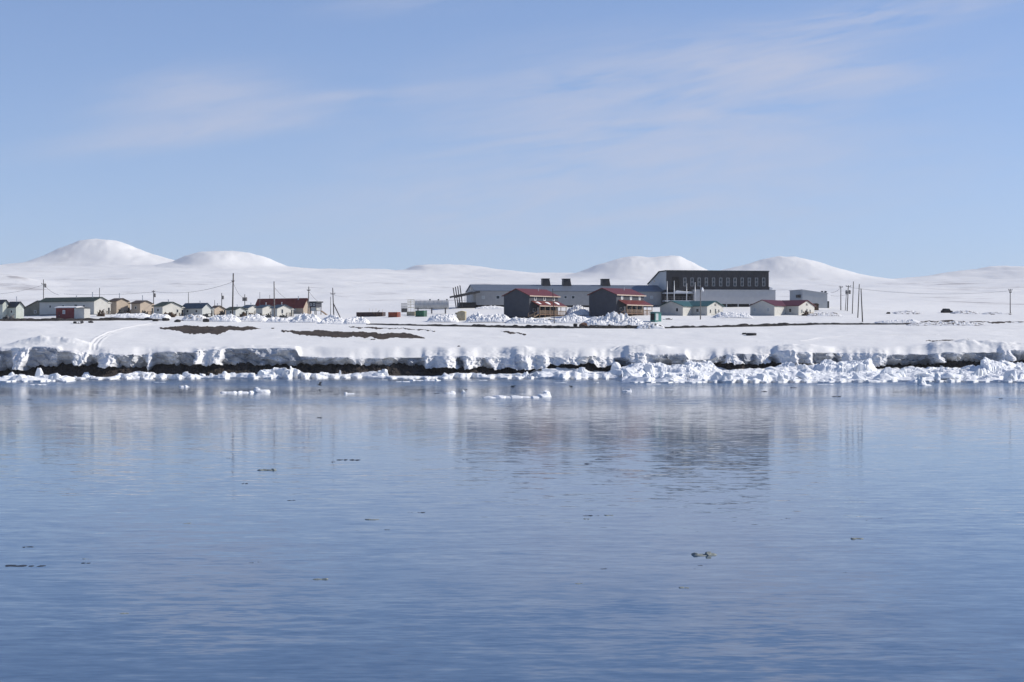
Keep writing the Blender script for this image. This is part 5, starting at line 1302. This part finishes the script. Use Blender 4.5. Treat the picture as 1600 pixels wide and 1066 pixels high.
def sled():
    X, Y, z = at(122.5, 506.3)
    root = T('sled', 'grey wooden cargo sled resting between two dark stone blocks', 'sled', (X, Y, z), R(4))
    d = MB()
    for k in range(5): d.box(-1.0, 1.0, -.5+k*.22, -.32+k*.22, .45, .52)
    d.build('deck', M['grey_wood'], root)
    for y in (-.45, .5):
        r = MB(); r.box(-1.1, .9, y-.04, y+.04, 0, .1); r.beam((.9, y, .05), (1.3, y, .4), .08, .1)
        for x in (-.8, 0, .8): r.box(x-.04, x+.04, y-.035, y+.035, .1, .45)
        r.build('runner', M['grey_wood'], root)
sled()
def wreck():
    X, Y, z = at(1479, 489); m = Y/F
    root = T('vehicle_wreck', 'dark half buried vehicle on the right plain', 'vehicle', (X, Y, z), R(15))
    b = MB(); b.prism([(-1.6, -.3), (1.7, -.3), (1.7, .55), (1.0, .7), (.6, 1.25), (-.9, 1.3), (-1.3, .75), (-1.6, .6)], -.8, .8, 'y'); b.build('body', M['black'], root)
    g = MB(); g.prism([(-.75, .8), (.5, .8), (.42, 1.15), (-.7, 1.18)], -.83, -.79, 'y'); g.build('side_window', M['glass'], root)
    for x in (-1.0, 1.05):
        w = MB(); w.tube((x, -.9, .05), (x, -.6, .05), .38, n=14); w.build('wheel', M['black'], root)
wreck()

# ------------------------------------------------------------------ birds
def bird(px, py, label, flying, yaw, size=1.0):
    Y = CAMH*F/(py-533); X = XX(px, Y)
    V = [(0, 0, 0), (.26, 0, .02), (.40, 0, .10), (.50, 0, .13), (.60, 0, .12), (-.24, 0, -.01), (-.42, 0, .01)]
    Ed = [(0, 1), (1, 2), (2, 3), (3, 4), (0, 5), (5, 6)]; rad = [(.13, .12), (.11, .10), (.055, .055), (.065, .06), (.02, .02), (.10, .08), (.05, .025)]
    if flying:
        for s in (-1, 1):
            n = len(V); V += [(.08, s*.10, .08), (.05, s*.34, .32), (-.05, s*.60, .52), (-.16, s*.78, .62)]
            Ed += [(0, n), (n, n+1), (n+1, n+2), (n+2, n+3)]; rad += [(.10, .05), (.12, .03), (.09, .022), (.03, .012)]
    me = bpy.data.meshes.new('bird'); me.from_pydata([tuple(c*size for c in v) for v in V], Ed, []); me.materials.append(M['feather'])
    o = bpy.data.objects.new('bird', me); C.objects.link(o)
    sk = o.modifiers.new('skin', 'SKIN'); sk.use_smooth_shade = True
    if not me.skin_vertices: 
        bm = bmesh.new(); bm.from_mesh(me); bm.verts.layers.skin.verify(); bm.to_mesh(me); bm.free()
    for k, s in enumerate(me.skin_vertices[0].data): s.radius = (rad[k][0]*size, rad[k][1]*size); s.use_root = (k == 0)
    o.modifiers.new('sub', 'SUBSURF').levels = 1
    o.location = (X, Y, .55 if flying else .09*size); o.rotation_euler = (0, R(-8) if flying else 0, yaw)
    return tag(o, label, 'bird', 'dark sea birds off the shore')
bird(500, 606.5, 'black bird flying low over the water with wings raised', True, R(195), 1.0)
bird(801, 604.5, 'black bird swimming above the longest floe', False, R(10), 1.0)
bird(892.5, 604.5, 'black bird swimming right of the longest floe, smaller looking', False, R(150), .85)

# ------------------------------------------------------------------ the air: a thin even haze
def haze():
    m = MB(); m.box(-4400, 4400, -600, 8500, -2, 352)
    mt = bpy.data.materials.new('air'); mt.use_nodes = True; N = mt.node_tree.nodes; N.remove(N['Principled BSDF'])
    v = N.new('ShaderNodeVolumePrincipled'); v.inputs['Density'].default_value = 5.0e-5; v.inputs['Color'].default_value = (0.93, 0.95, 1.0, 1)
    mt.node_tree.links.new(v.outputs[0], N['Material Output'].inputs['Volume'])
    o = m.build('haze', mt); o['kind'] = 'stuff'
haze()
